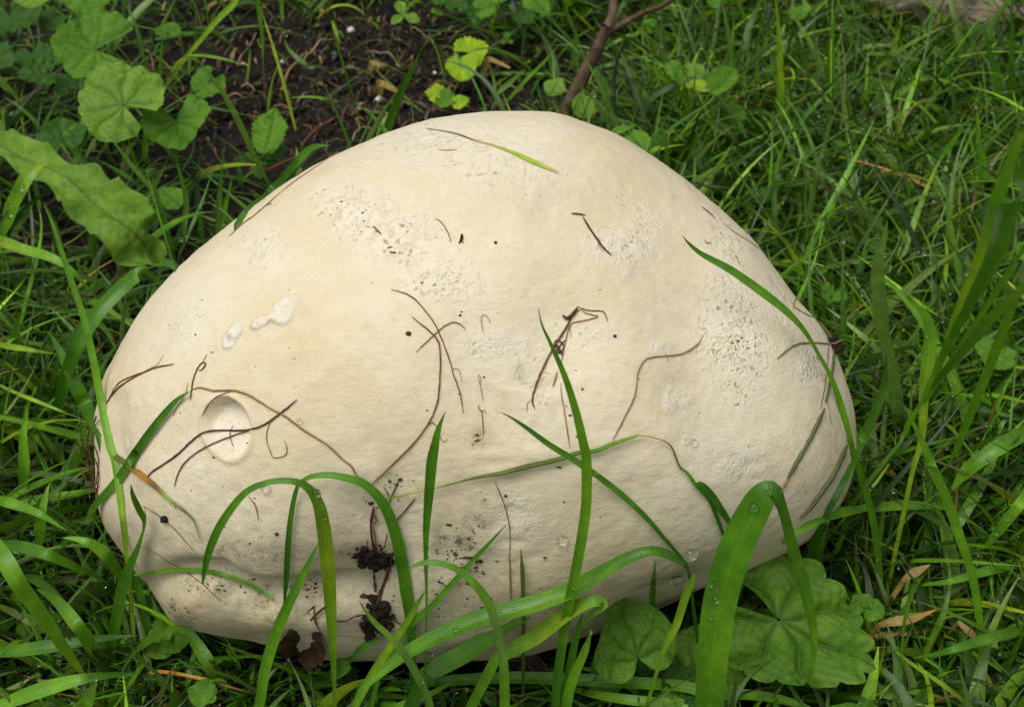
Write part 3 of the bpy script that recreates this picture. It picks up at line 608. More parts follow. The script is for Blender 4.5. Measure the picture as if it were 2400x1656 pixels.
for lab, tr_, w_, c_, z_ in [
  ('wide grass blade lying flat in matted grass above a straw coloured blade', 'I 2250,690 2050,715 1850,760 1650,815 1400,842', 62, ['g', 'g', 'lt'], (.0, .04, .05, .03)),
  ('wide grass blade lying flat in matted grass below a straw coloured blade', 'I 2260,1090 2050,1130 1800,1200 1600,1260 1430,1292', 72, ['lt', 'g', 'g'], (.0, .04, .05, .03)),
  ('dark wide grass blade leaning beside lobed leaf', 'I 850,830 890,740 940,640 1012,515', 84, ['dk', 'dk', 'g'], (.0, .04, .07, .09)),
  ('straw coloured dead grass blade lying by small lobed leaf', 'I 1225,1085 1320,1062 1430,1045 1590,985', 62, ['dry', 'dry', 'or'], (.03, .035, .035, .03)),
  ('short tan dead grass piece caught in the lawn beside puffball', 'I 1390,790 1450,755 1545,708', 60, ['dry', 'dry'], (.035, .04, .04)),
  ('tan dead blade lying at an angle deep in matted lawn', 'I 1720,1065 1790,1130 1900,1240', 44, ['dry', 'br'], (.02, .02, .02)),
  ('horizontal broad grass blade low beside small round leaves', 'G -120,1270 0,1255 250,1225 450,1195 700,1160 860,1150', 88, ['g', 'g', 'dk'], (.02, .04, .045, .04)),
  ('broad bright grass blade lying low with bead near its middle', 'G -100,1620 100,1545 300,1475 560,1412 850,1382', 100, ['lt', 'lt', 'dk'], (.03, .05, .06, .04)),
  ('grass blade bowing with water bead at its pointed tip', 'G 760,800 720,720 650,635 560,575 470,548 385,540', 80, ['g', 'lt', 'lt'], (.03, .06, .07, .07)),
  ('flat grass blade slanting down past small round leaves', 'G 1420,1560 1350,1400 1270,1270 1180,1140 1080,1085 930,1010', 84, ['g', 'lt', 'g'], (.0, .03, .04, .03)),
  ('pale wide grass stub at ground below the diagonal blade', 'G 420,1760 520,1600 590,1460 610,1430', 120, ['pale', 'lt', 'pale'], (.0, .03, .05)),
  ('broad curved grass blade spreading from dark root clump', 'H -180,1460 -90,1410 0,1345 90,1245 180,1190 275,1165', 110, ['pale', 'g', 'g'], (.0, .04, .05, .04)),
  ('narrow grass blade lying level across low dark grass', 'H 120,1500 300,1596 480,1545 640,1470 760,1400', 56, ['g', 'lt', 'g'], (.0, .03, .04, .03)),
  ('beaded grass blade standing beside matted grass edge', 'G 225,700 240,540 262,380 290,260 310,200', 74, ['g', 'lt', 'lt'], (.0, .04, .06, .07)),
  ('arched mid green blade sloping down past puffball corner', 'G -160,640 -40,590 100,590 280,640 420,700 600,780 700,850', 80, ['dk', 'g', 'g'], (.0, .06, .07, .05, .02)),
  ('straight grass blade pointing down across beaded blade', 'G -200,240 -60,290 80,330 240,390 420,500', 70, ['g', 'lt', 'g'], (.0, .06, .07, .06)),
  ('upright broad short blade with rounded bend by lawn edge', 'G 140,330 145,180 150,60 D 145,1250 165,1100 150,1060', 70, ['g', 'lt', 'lt'], (.0, .04, .06, .08)),
  ('thin straw blade reaching the puffball edge from lawn', 'D -60,910 100,985 250,1045 400,1105 560,1165', 26, ['pale', 'ye', 'pale'], (.02, .06, .07, .05)),
  ('yellow straight grass blade pointing at puffball edge', 'D -120,650 0,685 180,715 355,742', 44, ['lt', 'ye', 'ye'], (.0, .06, .07, .06)),
  ('broad dark upright blade at left of the thin straw blade', 'D 100,820 95,700 105,580 130,480', 84, ['dk', 'g', 'dk'], (.0, .04, .06, .08)),
  ('long leaning dark blade in the shade below rootlet edge', 'D 620,1250 540,1080 470,930 400,780 350,680 300,600', 90, ['dk', 'g', 'dk'], (.0, .05, .07, .07)),
]:
    GB(lab, tr_, w_, c_, z=z_)
lawn_named = 'narrow green grass blade standing out of the lawn behind the puffball'
for tr_, w_, c_ in [('C 612,960 612,600 602,260 580,0 570,-60', 44, ['lt', 'ye', 'lt']), ('C 445,650 400,560 325,430 290,240 240,-20', 36, ['g', 'pale']), ('C 900,780 932,700 920,500 930,250 950,60', 52, ['dk', 'g']),
    ('C 630,935 760,840 900,765', 40, ['pale', 'pale']), ('C 1045,775 1250,640 1400,550 1515,480', 66, ['g', 'lt']), ('C 1780,290 1640,200 1500,110 1370,10', 50, ['g', 'pale']),
    ('C 1260,500 1300,340 1345,200 1370,60', 36, ['dry', 'ye', 'lt']), ('C 2045,760 2050,450 2055,200 2050,-40', 40, ['g', 'dk']), ('C 2025,790 1960,500 1915,330 1880,170', 62, ['g', 'dk']),
    ('C 640,1560 760,1420 950,1320 1100,1280 1250,1235', 40, ['g', 'lt']), ('C 200,1030 350,960 500,970 640,1000 790,1035', 34, ['pale', 'lt']), ('C 1340,1110 1260,1010 1160,920 1090,860', 40, ['g', 'pale']),
    ('C 820,1070 870,980 900,880', 44, ['g', 'pale']), ('C 1830,1120 1700,1170 1560,1180', 30, ['lt', 'g']), ('C 1170,1570 1120,1420 1090,1310', 40, ['lt', 'lt']), ('C 700,1560 860,1500 1060,1440 1300,1440', 30, ['lt', 'pale']),
    ('C 1420,1150 1600,980 1700,860 1760,760', 60, ['dk', 'g']), ('C 1760,860 1640,720 1490,610', 60, ['g', 'g']), ('C 440,790 460,560 465,250', 34, ['pale', 'g']), ('C 190,960 210,700 180,400', 40, ['g', 'pale']),
    ('C 810,360 740,280 640,190 480,120', 60, ['g', 'pale']), ('C 1040,390 1045,250 1010,90 960,0', 44, ['g', 'lt']), ('C 1840,1240 1880,1050 1840,850 1830,700', 44, ['lt', 'g']), ('C 480,1150 560,1220 660,1330', 54, ['pale', 'lt']),
    ('F 1260,115 1450,170 1640,240 1850,320 2128,450', 96, ['pale', 'lt', 'g']), ('F 730,240 780,120 800,50', 24, ['lt', 'lt']), ('F 1018,600 1015,440 1010,290', 26, ['lt', 'lt']), ('F 1100,1020 1140,940 1090,780 1040,660', 54, ['pale', 'g']),
    ('F 1640,960 1720,1120 1790,1290', 40, ['dk', 'g']), ('B 1700,300 1790,380 1850,540 1900,740', 44, ['g', 'g']), ('B 1450,420 1460,280 1465,170', 54, ['pale', 'g']), ('B 1000,670 1130,520 1250,400 1355,285', 26, ['g', 'lt']),
    ('B 950,600 1080,490 1140,430', 36, ['pale', 'g']), ('B 800,470 1000,458 1220,460 1440,462', 24, ['g', 'lt']), ('B 1580,430 1680,400 1840,340', 26, ['g', 'pale'])]:
    GB(describe(tr_, w_, c_)+' in the lawn behind the puffball', tr_, w_, c_, group='narrow blades standing out of the back lawn', y=(None, None), behind=True)
GB('dark flat grass blade standing in bare soil above the puffball', 'B 275,840 330,680 410,490 460,390 495,305', [70, 76, 60, 34, 4], ['g', 'dk', 'dk'], y=(None, .2), behind=True)
GB('thin bright grass blade standing alone in bare soil', 'B 118,800 100,700 60,560 20,430 -20,300 A 2060,130', [6, 16, 22, 22, 16, 4], ['lt', 'g', 'lt'], y=(None, .3), behind=True)
GB('thin grass stalk hanging over bare soil from top', 'A 1640,390 1635,250 1620,120 1600,-30', [4, 18, 24, 26], ['lt', 'g'], z=(.02, .05, .08))
GB('thin grass stalk standing behind a lime crenate leaf', 'B 900,290 930,180 980,20 1000,-40', [10, 20, 22, 12], ['lt', 'g'], y=(None, .5))
for tr_, w_, c_ in [('A 2070,130 2120,280', 22, ['lt', 'lt']), ('A 1130,1560 1160,1270 1120,1080 1090,960', 36, ['pale', 'g']), ('A 900,1010 905,880 898,780', 40, ['g', 'lt']), ('A 1080,1560 1000,1300 950,1180 830,1040 660,820', 40, ['g', 'pale']),
    ('A 880,1170 780,1090 620,1000', 24, ['lt', 'lt']), ('A 1350,1480 1370,1200 1390,980', 36, ['pale', 'g']), ('A 1510,1200 1490,1060 1460,960', 34, ['g', 'pale']), ('A 1360,1480 1400,1300 1450,1100', 34, ['lt', 'g']),
    ('A 890,1280 960,1160 1045,1000', 36, ['pale', 'pale']), ('A 380,1590 340,1420 280,1270', 44, ['pale', 'pale']), ('A 320,980 250,800 150,690 20,600', 30, ['g', 'pale']), ('A 1260,1560 1250,1400 1235,1280', 36, ['dk', 'g']),
    ('A 960,700 980,560 1000,400 1010,240', 30, ['g', 'lt']), ('A 900,1180 840,1000 780,800', 24, ['g', 'lt']), ('D 380,390 320,270 265,165', 34, ['lt', 'pale']), ('D 360,510 400,400 470,220', 26, ['ye', 'lt']), ('D 770,270 775,150 768,60', 40, ['g', 'pale']),
    ('D 730,620 700,500 690,410', 38, ['g', 'g']), ('D 800,560 790,450 790,330', 26, ['pale', 'pale']), ('D 500,420 560,330 680,240', 24, ['lt', 'lt']), ('D 130,420 230,340 420,260', 26, ['g', 'g']), ('D 300,1050 150,900 20,780', 34, ['lt', 'ye']),
    ('D 110,1040 80,920 20,780', 44, ['g', 'lt'])]:
    GB(describe(tr_, w_, c_)+' among the weeds beside bare soil', tr_, w_, c_, group='slim blades among the weeds', y=(None, None), behind=True)
GB('thin curved green blade lying along the fold of the puffball base', 'G 835,772 950,760 1080,742 1300,750 1500,808 1640,880 1722,942', [18, 26, 30, 28, 26, 24, 4], ['lt', 'g', 'lt'], on=0.003)

# ------------------------------------------------------------------ roots and dry stems lying on the puffball
rl = rootlet
rl('dry_root', 'forked brown rootlet strands near the puffball edge above the dark leaning blade', [('strand', 'D 650,1070 720,970 830,890 960,830 1080,805', 16, 'root'), ('strand', 'D 665,1040 740,925 850,870 925,845', 10, 'dark'), ('hair', 'D 910,842 980,810 1000,780 1020,745', 5, 'tan')])
rl('dark_root', 'short dark rootlet with hooked top above the crater', [('strand', 'D 1185,1030 1200,925 1222,850 1250,805 1275,795 1278,815 1250,845 1238,840', 11, 'dark'), ('hair', 'D 1262,800 1275,770 1287,745', 6, 'tan')])
rl('dry_root', 'long tan and brown root arching over the crater and down the puffball', [('strand', 'D 1190,965 1250,950 1330,970 1460,970 1570,1010 1680,1080 1760,1120 1900,1220 2040,1310 2128,1390 E 60,1440 100,1505 150,1570', 17, 'tan'), ('branch', 'D 1460,968 1350,1010 1290,1070 1258,1130', 10, 'root'), ('branch', 'D 1170,925 1155,990 1100,1080 1080,1130', 7, 'tan')])
rl('dark_root', 'dark forked root crossing the crater', [('strand', 'D 1850,1025 1750,1110 1650,1180 1540,1215 1420,1218 1290,1225 1210,1270 1090,1380 950,1475 905,1530', 16, 'dark'), ('branch', 'D 1650,1185 1400,1270 1250,1340 1150,1420 1110,1490 1085,1570', 13, 'root')])
rl('yellow_root', 'fine yellow looped stem below the forked root', [('strand', 'D 1690,1140 1660,1250 1680,1340 1712,1388 1780,1370 1786,1320 1770,1280', 9, 'olive')])
rl('small_root', 'tiny crossed rootlet inside the crater', [('strand', 'D 1450,1190 1432,1250 1455,1322', 8, 'root'), ('hair', 'D 1400,1268 1475,1240', 6, 'root')])
GB('flat stem fading green to orange draped along the lower puffball side', 'G 700,20 800,90 880,150 960,215 1050,300 1150,375 1210,440 1250,560', [36, 40, 44, 34, 22, 18, 12, 8], ['ol', 'ol', 'or', 'br', 'ye', 'br', 'ye', 'dry'], name='grass_stalk', cat='grass stem', on=0.003)
e = rl('dry_root', 'thin root with a lump of soil below the orange stem', [('strand', 'G 890,340 1000,410 1100,500 1200,615', 8, 'root'), ('hair', 'G 900,350 910,420', 6, 'dark')])
rl('thin_root', 'hair thin dark root lying across the fold in puffball base', [('strand', 'G 930,610 1050,690 1200,780 1380,935', 7, 'root')])
rl('dry_root', 'short curved tan straw under the arching beaded blade', [('strand', 'G 1545,280 1590,340 1612,430', 12, 'tan')])
rl('dry_root', 'long knobbly thin root running down the puffball face', [('strand', 'E 310,340 430,380 520,470 590,570 660,740 700,870 740,990 760,1112', 11, 'root'), ('branch', 'E 690,835 730,840 745,880 752,915', 5, 'tan')])
rl('dry_root', 'longest brown root sweeping down the face with a curled side branch', [('strand', 'E 440,510 560,610 610,690 615,850 600,1030 550,1160 450,1300 300,1450 165,1575', 13, 'root'), ('branch', 'E 520,1205 560,1170 595,1195 615,1260 640,1288 662,1270', 8, 'tan')])
rl('dark_root', 'short bowed rootlet crossing two long roots', [('strand', 'E 465,730 560,640 640,570 700,545 745,560 775,590', 9, 'root')])
rl('curl_root', 'small orange hook shaped rootlet', [('strand', 'E 885,605 875,560 872,520 885,497 910,512 930,552', 6, 'tan')])
rl('curl_root', 'thin looped tan rootlet', [('strand', 'E 885,1030 868,950 855,900 858,872 870,890 866,940', 5, 'tan')])
rl('curl_root', 'small forked rootlet above the black soil specks', [('strand', 'E 850,1055 860,1085 875,1105 882,1180 886,1250', 8, 'root'), ('branch', 'E 875,1105 890,1092 902,1112', 5, 'tan')])
rl('root_tuft', 'tangled dark root tuft with several branches on the upper face', [('strand', 'E 1475,445 1440,500 1400,580 1345,665 1290,760 1245,860 1205,960 1190,1030 1202,1085', 17, 'root'), ('branch', 'E 1470,450 1540,470 1620,475 1645,495 1662,545', 9, 'root'),
    ('branch', 'E 1490,460 1530,490 1600,508 1510,535 1440,550 1410,610 1385,720 1370,810', 10, 'tan'), ('branch', 'E 1320,690 1345,655 1385,690 1365,735 1340,720 1400,650', 12, 'dark'), ('knot', 'E 1380,500 1410,520 1450,485 1470,460', 26, 'dark'), ('knot', 'E 1310,700 1340,690 1360,720 1375,745', 20, 'dark'),
    ('branch', 'E 1345,850 1335,890 1318,945', 13, 'tan'), ('branch', 'E 1368,920 1372,1000 1390,1100 1425,1330', 9, 'tan'), ('hair', 'E 1430,560 1425,600 1435,640', 5, 'tan'), ('hair', 'E 1155,1100 1160,1050 1175,1035', 6, 'tan')])
rl('tan_stem', 'slender tan stem bending twice on the puffball shoulder', [('strand', 'F 130,622 90,685 0,740 E 2020,755 1900,775 1850,860 1830,1000 1770,1130 1690,1282', 11, 'tan'), ('hair', 'E 2020,735 2030,765 2040,785', 4, 'tan')])
GB('straw with olive frayed end lying on top of puffball', 'B 530,800 700,828 830,872 950,905 1060,945 1150,985 1250,1030 1360,1075', [5, 8, 9, 10, 18, 30, 24, 5], ['br', 'br', 'br', 'dry', 'ye', 'ye', 'ye', 'dry'], name='straw', cat='straw', on=0.002)
rl('bit_of_straw', 'tiny brown straw lying level on top of puffball', [('strand', 'B 605,935 660,937 720,932', 7, 'root')], cat='straw')
rl('bit_of_root', 'short curved brown rootlet on upper face beside black husk', [('strand', 'B 580,1365 610,1375 655,1430 685,1507', 8, 'root')])
rl('bark_sliver', 'dark bark sliver with flat top piece on upper face', [('strand', 'B 1505,1350 1560,1440 1610,1510 1640,1550 1685,1590', 17, 'dark'), ('cap', 'B 1435,1330 1475,1332 1522,1340', 15, 'root'), ('hair', 'B 1560,1440 1610,1530 1625,1570', 6, 'tan')], cat='bark')
rl('bit_of_root', 'small dark ragged rootlet among the pits on upper face', [('strand', 'B 195,1408 225,1435 250,1462', 11, 'dark'), ('hair', 'B 205,1440 240,1445', 5, 'dark')])
rl('bit_of_straw', 'tiny dark straw above a tan fleck', [('strand', 'B 285,1545 320,1535', 10, 'dark')], cat='straw')
rl('bit_of_straw', 'tiny tan fleck below dark straw', [('strand', 'B 302,1568 322,1574 340,1570', 14, 'root')], cat='straw')
rl('yellow_stalk', 'yellow green stem poking over the puffball shoulder from the lawn', [('strand', 'F 590,772 650,720 720,680 830,672 920,680 1000,655', 15, 'olive')], cat='grass stem')
rl('grass_stalk', 'dead olive stem hugging the puffball rim below the yellow stem', [('strand', 'F 850,540 905,610 940,690 935,830 915,940 893,1040', 26, 'greystem'), ('fibre', 'F 845,535 905,640 905,780 890,930 858,1085', 9, 'root'), ('fibre', 'F 893,1040 915,1080 920,1140 935,1190', 6, 'tan')], cat='grass stem')
rl('grass_stalk', 'straight dull green stem with orange foot leaning on puffball shoulder', [('strand', 'F 885,1085 840,1180 780,1300 700,1440 655,1520', 30, 'greystem'), ('foot', 'F 660,1512 635,1555 615,1590', 20, 'tan')], cat='grass stem')
rl('grass_stalk', 'thick grey green stem against the lower puffball rim', [('strand', 'F 1025,1310 975,1420 930,1510 I 870,250 800,350 735,420', 42, 'greystem')], cat='grass stem')
rl('yellow_stalk', 'short yellow twig with a crook on the puffball rim', [('strand', 'F 675,405 690,440 720,465 780,500 830,516', 12, 'olive'), ('crook', 'F 690,460 700,410 725,392 745,400', 12, 'olive')], cat='grass stem')
rl('bark_sliver', 'dark thin bark sliver near upper shoulder rim', [('strand', 'C 120,1290 160,1320 205,1360', 12, 'dark')], cat='bark')
rl('thin_root', 'fine brown root running over the upper shoulder rim', [('strand', 'C 255,1395 300,1430 360,1470 430,1515 490,1560', 8, 'root')])
rl('thin_root', 'tiny bent rootlet near shoulder pits', [('strand', 'C 135,1490 150,1515 175,1510', 8, 'root')])
rl('dry_straw', 'brown straw lying along the upper left rim of puffball', [('strand', 'A 1430,1470 1520,1390 1600,1330 1800,1160 2000,1020 2110,945', 15, 'tan'), ('hair', 'A 1650,1285 1690,1270 1670,1275', 8, 'dark')], cat='straw')
rl('thin_root', 'thin jointed stem standing against puffball with orange lower half', [('strand', 'H 955,185 990,270 1020,350 1045,450 1052,560 1045,680', 8, 'root'), ('sheath', 'H 1045,640 1052,760 1056,950', 14, 'olive')])
rl('husk', 'black husk with fuzzy grey base on upper face', [('shell', 'B 752,1458 750,1480 742,1505', 22, 'husk'), ('fuzz', 'B 740,1500 732,1520', 12, 'dark'), ('fuzz', 'B 745,1500 765,1515', 6, 'dark')], cat='husk')
rl('sprout', 'little forked green sprout beside dark root at puffball front', [('strand', 'H 290,350 310,290 340,220 365,170', 12, 'greystem'), ('strand', 'H 300,290 280,250 262,222', 9, 'greystem'), ('strand', 'H 215,360 260,310 300,290 420,270', 9, 'olive')], cat='sprout')
rl('bark_sliver', 'dark straw leaning by the curved broad blade', [('strand', 'H 460,295 400,370 340,440 330,455', 13, 'dark')], cat='straw')
rm = empty('root_tuft', at_z(Z('D', [(560, 1330)]), 0.0)[0], label='dark tuft of dead roots standing at the puffball edge in grass', cat='root')
for tr_, w_ in [('D 560,1180 545,1300 570,1420 590,1590', 16), ('D 600,1130 570,1250 610,1390 600,1560', 12), ('D 500,1200 520,1330 560,1460 575,1600', 12), ('D 640,1140 590,1190 560,1290', 10), ('G 540,80 570,160 600,240 610,330', 14), ('G 590,40 615,150 600,260', 14), ('D 480,1250 500,1300 490,1360', 8), ('G 500,120 545,200 560,300', 12)]:
    P, tt = path3d(trace(tr_), 20, y=(-0.045, -0.06)); tube('root_strand', P+rng.normal(0, .0001, P.shape), w_*K*.7*tt/FPX/2, M['root' if w_ < 12 else 'dark'], parent=rm)
# soil-caked root clump in front of the base
def lump(P, r, seed, squash=(1, 1, .8), n=3):
    import bmesh
    bm = bmesh.new(); bmesh.ops.create_icosphere(bm, subdivisions=n, radius=1)
    V = np.array([v.co[:] for v in bm.verts]); F = np.array([[q.index for q in f.verts] for f in bm.faces]); bm.free()
    V = V*(1+0.32*vnoise(V+seed*7.1, 1.6)+0.30*vnoise(V+seed*3.3, 3.5)+0.15*vnoise(V+seed, 8))[:, None]*np.array(squash)
    return V*r+P, F
def onp(r, x, y, off=0.002):
    p = Z(r, [(x, y)]); d = rays(p)[0]; t_, n_ = hit(d)
    if t_ is None: return at_z(p, 0.01)[0]
    return CAM+d*(t_-off)
rc = empty('root_clump', onp('H', 200, 680), label='soil caked dark root clump hanging on the front of puffball', cat='root')
for i, (x, y, r_m) in enumerate([(x_+random.gauss(0, 30), y_+random.gauss(0, 24), r0*random.uniform(.05, .24)) for x_, y_, r0 in 20*[(160, 670, .0085), (215, 690, .0095), (270, 705, .0065), (190, 640, .006), (250, 660, .005), (215, 960, .008), (240, 1010, .010), (190, 1060, .009), (250, 1080, .008), (170, 1110, .007), (280, 1050, .006), (120, 650, .006)]]):
    V, F = lump(onp('H', x, y), r_m, i+1, (random.uniform(.6, 1.7), random.uniform(.6, 1.3), random.uniform(.5, 1.5)), n=2); meshobj('soil_lump', V, F, M['crumb'], base=V.mean(0), parent=rc)
for tr_, w_, mk in [('H 200,360 185,450 190,540 208,640 203,750 212,880', 17, 'dark'), ('H 300,710 275,800 240,890 225,960', 22, 'dark'), ('H 190,380 220,430 200,470 215,560 215,620', 9, 'root'), ('H 285,520 270,600', 8, 'dark'),
                    ('H 170,1020 90,1030 30,1060 -40,1060', 10, 'dark'), ('H 300,1040 370,1080', 9, 'dark'), ('H 160,560 170,620 200,650', 8, 'root')]:
    pts = trace(tr_); P, tt = path3d(pts, 24, on=0.002); tube('root_strand', P, w_*K*tt/FPX/2*(1+.2*rng.normal(0, 1, 24)), M[mk], parent=rc)
V, F = lump(onp('G', 1025, 425, .001), .0019, 3); meshobj('soil_crumb', V, F, M['crumb'], base=V.mean(0), label='reddish soil crumb stuck on the thin root', cat='soil crumb')
V, F = lump(onp('F', 930, 690, .006), .006, 8); meshobj('soil_crumb', V, F, M['crumb'], base=V.mean(0), label='dark soil lump on the puffball rim by olive stem', cat='soil crumb')

# specks of soil on the puffball: nobody could count them
Vs, Fs, off = [], [], 0
import bmesh
bm = bmesh.new(); bmesh.ops.create_icosphere(bm, subdivisions=1, radius=1)
IV = np.array([v.co[:] for v in bm.verts]); IF = np.array([[q.index for q in f.verts] for f in bm.faces]); bm.free()
spots = [('H', 700, 660, 130, 60, 60), ('H', 840, 750, 60, 30, 16), ('H', 690, 800, 90, 40, 18), ('E', 850, 1270, 45, 45, 18), ('H', 300, 200, 70, 50, 14), ('H', 200, 330, 200, 100, 22), ('H', 820, 520, 90, 90, 24), ('G', 1380, 860, 200, 60, 22),
         ('G', 1150, 950, 120, 60, 14), ('G', 1960, 840, 60, 40, 25), ('H', 1300, 950, 300, 120, 16), ('F', 380, 680, 90, 120, 14), ('B', 120, 1330, 150, 100, 10), ('H', 1150, 230, 500, 300, 14), ('E', 1000, 700, 700, 500, 26), ('G', 1500, 450, 400, 250, 26), ('H', 300, 820, 200, 160, 24), ('H', 700, 950, 400, 120, 20), ('D', 1500, 900, 500, 500, 14)]
for r, x, y, sx, sy, n in spots:
    for _ in range(n):
        p = onp(r, random.gauss(x, sx*.7), random.gauss(y, sy*.7), 0.0002)
        s_ = random.lognormvariate(-8.15, .55)
        Vs.append(IV*(1+rng.uniform(-.45, .45, (12, 1)))*s_*np.array([random.uniform(.7, 2.2), 1, random.uniform(.5, 1.2)])+p); Fs.append(IF+off); off += 12
meshobj('soil_specks', np.vstack(Vs), np.vstack(Fs), M['speck'], kind='stuff', label='tiny dark soil specks scattered over the puffball skin', cat='soil')

# ------------------------------------------------------------------ leaves
def leaf_round(P0, P1, nv, asp=1.0, lobes=13, cren=0.05, sinus=0.35, cup=0.12, fold=0.0, seed=0, quilt=1.0, back=0.62, nth=181, nr=20):
    e1 = P1-P0; R = np.linalg.norm(e1); e1 = e1/R; e2 = np.cross(nv, e1); e2 /= np.linalg.norm(e2); n3 = np.cross(e1, e2)
    th = np.linspace(-math.pi+sinus, math.pi-sinus, nth); a = np.abs(th)/(math.pi-sinus)
    base = np.where(a < .55, 1-.08*np.sin(a/.55*math.pi)**2, 1-(1-back)*((a-.55)/.45)**1.6)
    lo = np.abs(np.sin(th*lobes/2+math.pi/2))
    prof = base*(1-cren*1.6+cren*1.6*lo**.48)*(1+.05*np.sin(th*2.3+seed)+.03*np.sin(th*5.1+seed*2))
    rr_ = np.linspace(0.02, 1, nr)
    T, RR = np.meshgrid(th, rr_, indexing='xy')          # nr x nth
    pr = np.broadcast_to(prof, T.shape)*0.5+0.5*np.interp(T, th, prof)
    smooth_prof = np.interp(T, th, base)
    k = RR**3; rad_ = RR*(pr*k+smooth_prof*(1-k))
    x = rad_*np.cos(T); y = rad_*np.sin(T)*asp
    ve = np.zeros_like(T); dm = np.full(T.shape, 9.0)
    for va in np.linspace(-2.3, 2.3, 7):
        vb = va*(1+.16*RR**2)+.10*np.sin(RR*7+va*3+seed); dist = np.abs(np.sin(np.clip(T-vb, -1.5, 1.5)))*RR
        ve = np.maximum(ve, np.exp(-(dist/.034)**2)*np.clip(1.25-RR, 0, 1)); dm = np.minimum(dm, dist)
        for q in (.3, .45, .6, .75, .9):
            side = np.abs(RR-q-np.abs(T-va)*.55); ve = np.maximum(ve, .7*np.exp(-(side/.022)**2)*(np.abs(T-va) < .38)*(np.abs(T-va) > .0))
    z = cup*(RR**2)*(.6+.4*np.cos(2*T+seed)) + fold*np.abs(y) + quilt*.075*(1-np.exp(-dm/.10))*np.minimum(RR*2, 1) + .09*np.sin(3*T+seed*1.7)*RR**2 + .035*np.sin(lobes*T+seed)*RR**4
    V = P0+R*(x[..., None]*e1+y[..., None]*e2+z[..., None]*n3)
    return V.reshape(-1, 3), grid_faces(nr, nth), ve.ravel(), n3
def leaf_long(P0, P1, nv, wid=0.5, serr=0.05, nt=14, peak=0.4, cup=0.1, bend=0.15, seed=0, quilt=1.0, nu=49, nvv=13, tip=1.0):
    e1 = P1-P0; R = np.linalg.norm(e1); e1 = e1/R; e2 = np.cross(nv, e1); e2 /= np.linalg.norm(e2); n3 = np.cross(e1, e2)
    u = np.linspace(0, 1, nu); ex = math.log(.5)/math.log(peak)
    hw = wid/2*np.sin(math.pi*u**ex)**.75; hw[0] = hw[-1] = .004
    hw = hw*(1+serr*2*(((u*nt) % 1)-.5))*(1+.05*np.sin(u*11+seed))
    v = np.linspace(-1, 1, nvv); U, VV = np.meshgrid(u, v, indexing='ij')
    ve = np.exp(-(VV/.07)**2)
    for q in np.linspace(.08, .85, 7):
        ve = np.maximum(ve, .7*np.exp(-((U-q-np.abs(VV)*.16)/.012)**2))
    y = VV*hw[:, None]; z = cup*np.abs(y)*1.2-bend*U**2+.02*quilt*np.sin(U*23+np.abs(VV)*3+seed)*np.abs(VV)-quilt*.02*ve+.03*np.sin(U*7+VV*2+seed)
    V = P0+R*(U[..., None]*e1+y[..., None]*e2+z[..., None]*n3)
    return V.reshape(-1, 3), grid_faces(nu, nvv), ve.ravel(), n3
UPN = nrm(np.array([0, -.45, .9]))
def put_leaf(pl, spec):
    kind, r, a, tip, zh, mk, kw = spec
    kw = dict(kw); nv = nrm(UPN+np.array(kw.pop('tilt', (0, 0, 0)), float)); stalk = kw.pop('stalk', True)
    P0 = at_z(Z(r, [a]), zh)[0]; d = rays(Z(r, [tip]))[0]
    t_ = ((P0-CAM) @ nv)/(d @ nv); P1 = CAM+d*t_
    V, F, ve, n3 = (leaf_round if kind == 'r' else leaf_long)(P0, P1, nv, **kw)
    # keep leaves off the puffball
    b_ = body_r(V); 
    if (b_ < 1.03).any():
        sh = 1.03-b_.min(); V = V + nrm(CAM-V.mean(0))*sh*0.2
    low_ = V[:, 2].min()
    if low_ < .004: V[:, 2] += .004-low_
    o = meshobj('leaf', V, F, M[mk], base=V[0], fattr={'vein': ve}, parent=pl)
    if stalk:
        b0 = np.array(pl.location); p0 = V[:1].mean(0)-n3*0.0006
        mid = (b0+p0)/2; mid[2] = max(p0[2]*.6, b0[2]); mid[:2] = b0[:2]*.55+p0[:2]*.45+rng.normal(0, .003, 2)
        s_ = np.linspace(0, 1, 14)[:, None]; P = (1-s_)**2*b0+2*s_*(1-s_)*mid+s_**2*p0
        tube('stalk', P, np.linspace(.0009, .0007, 14), M['petiole'], parent=o, sides=6)
    return o
def plant(name, label, cat, r, root, specs, group=None):
    b0 = at_z(Z(r, [root]), 0.0)[0]
    pl = empty(name, b0, label=label, cat=cat, group=group)
    for s_ in specs: put_leaf(pl, s_)
    return pl
R_, L_ = 'r', 'l'
plant('ground_ivy', 'ground ivy plant with three large scalloped round leaves beside bare soil', 'weed', 'A', (760, 880), [
    (R_, 'A', (600, 310), (350, 300), .085, 'leaf', dict(asp=1.05, lobes=15, sinus=.5, cup=.22, fold=.12, seed=1, back=.95, tilt=(0, -.05, 0))),
    (R_, 'A', (770, 655), (545, 500), .095, 'leafpale', dict(asp=1.0, lobes=15, sinus=.28, cup=.05, fold=-.03, seed=2, back=.72, quilt=1.5)),
    (R_, 'A', (1095, 750), (1130, 935), .075, 'leaf', dict(asp=1.0, lobes=13, sinus=.6, cup=.2, seed=3, back=.78, quilt=1.1)),
    (R_, 'A', (1300, 520), (1220, 610), .05, 'leaf', dict(asp=.9, lobes=13, sinus=.4, cup=.15, seed=6, back=.9)),
    (R_, 'A', (390, 870), (370, 740), .05, 'leafdk', dict(lobes=9, seed=4, back=.7)),
    (R_, 'A', (470, 860), (575, 810), .05, 'leaf', dict(lobes=9, seed=5, asp=.7, back=.6)),
])
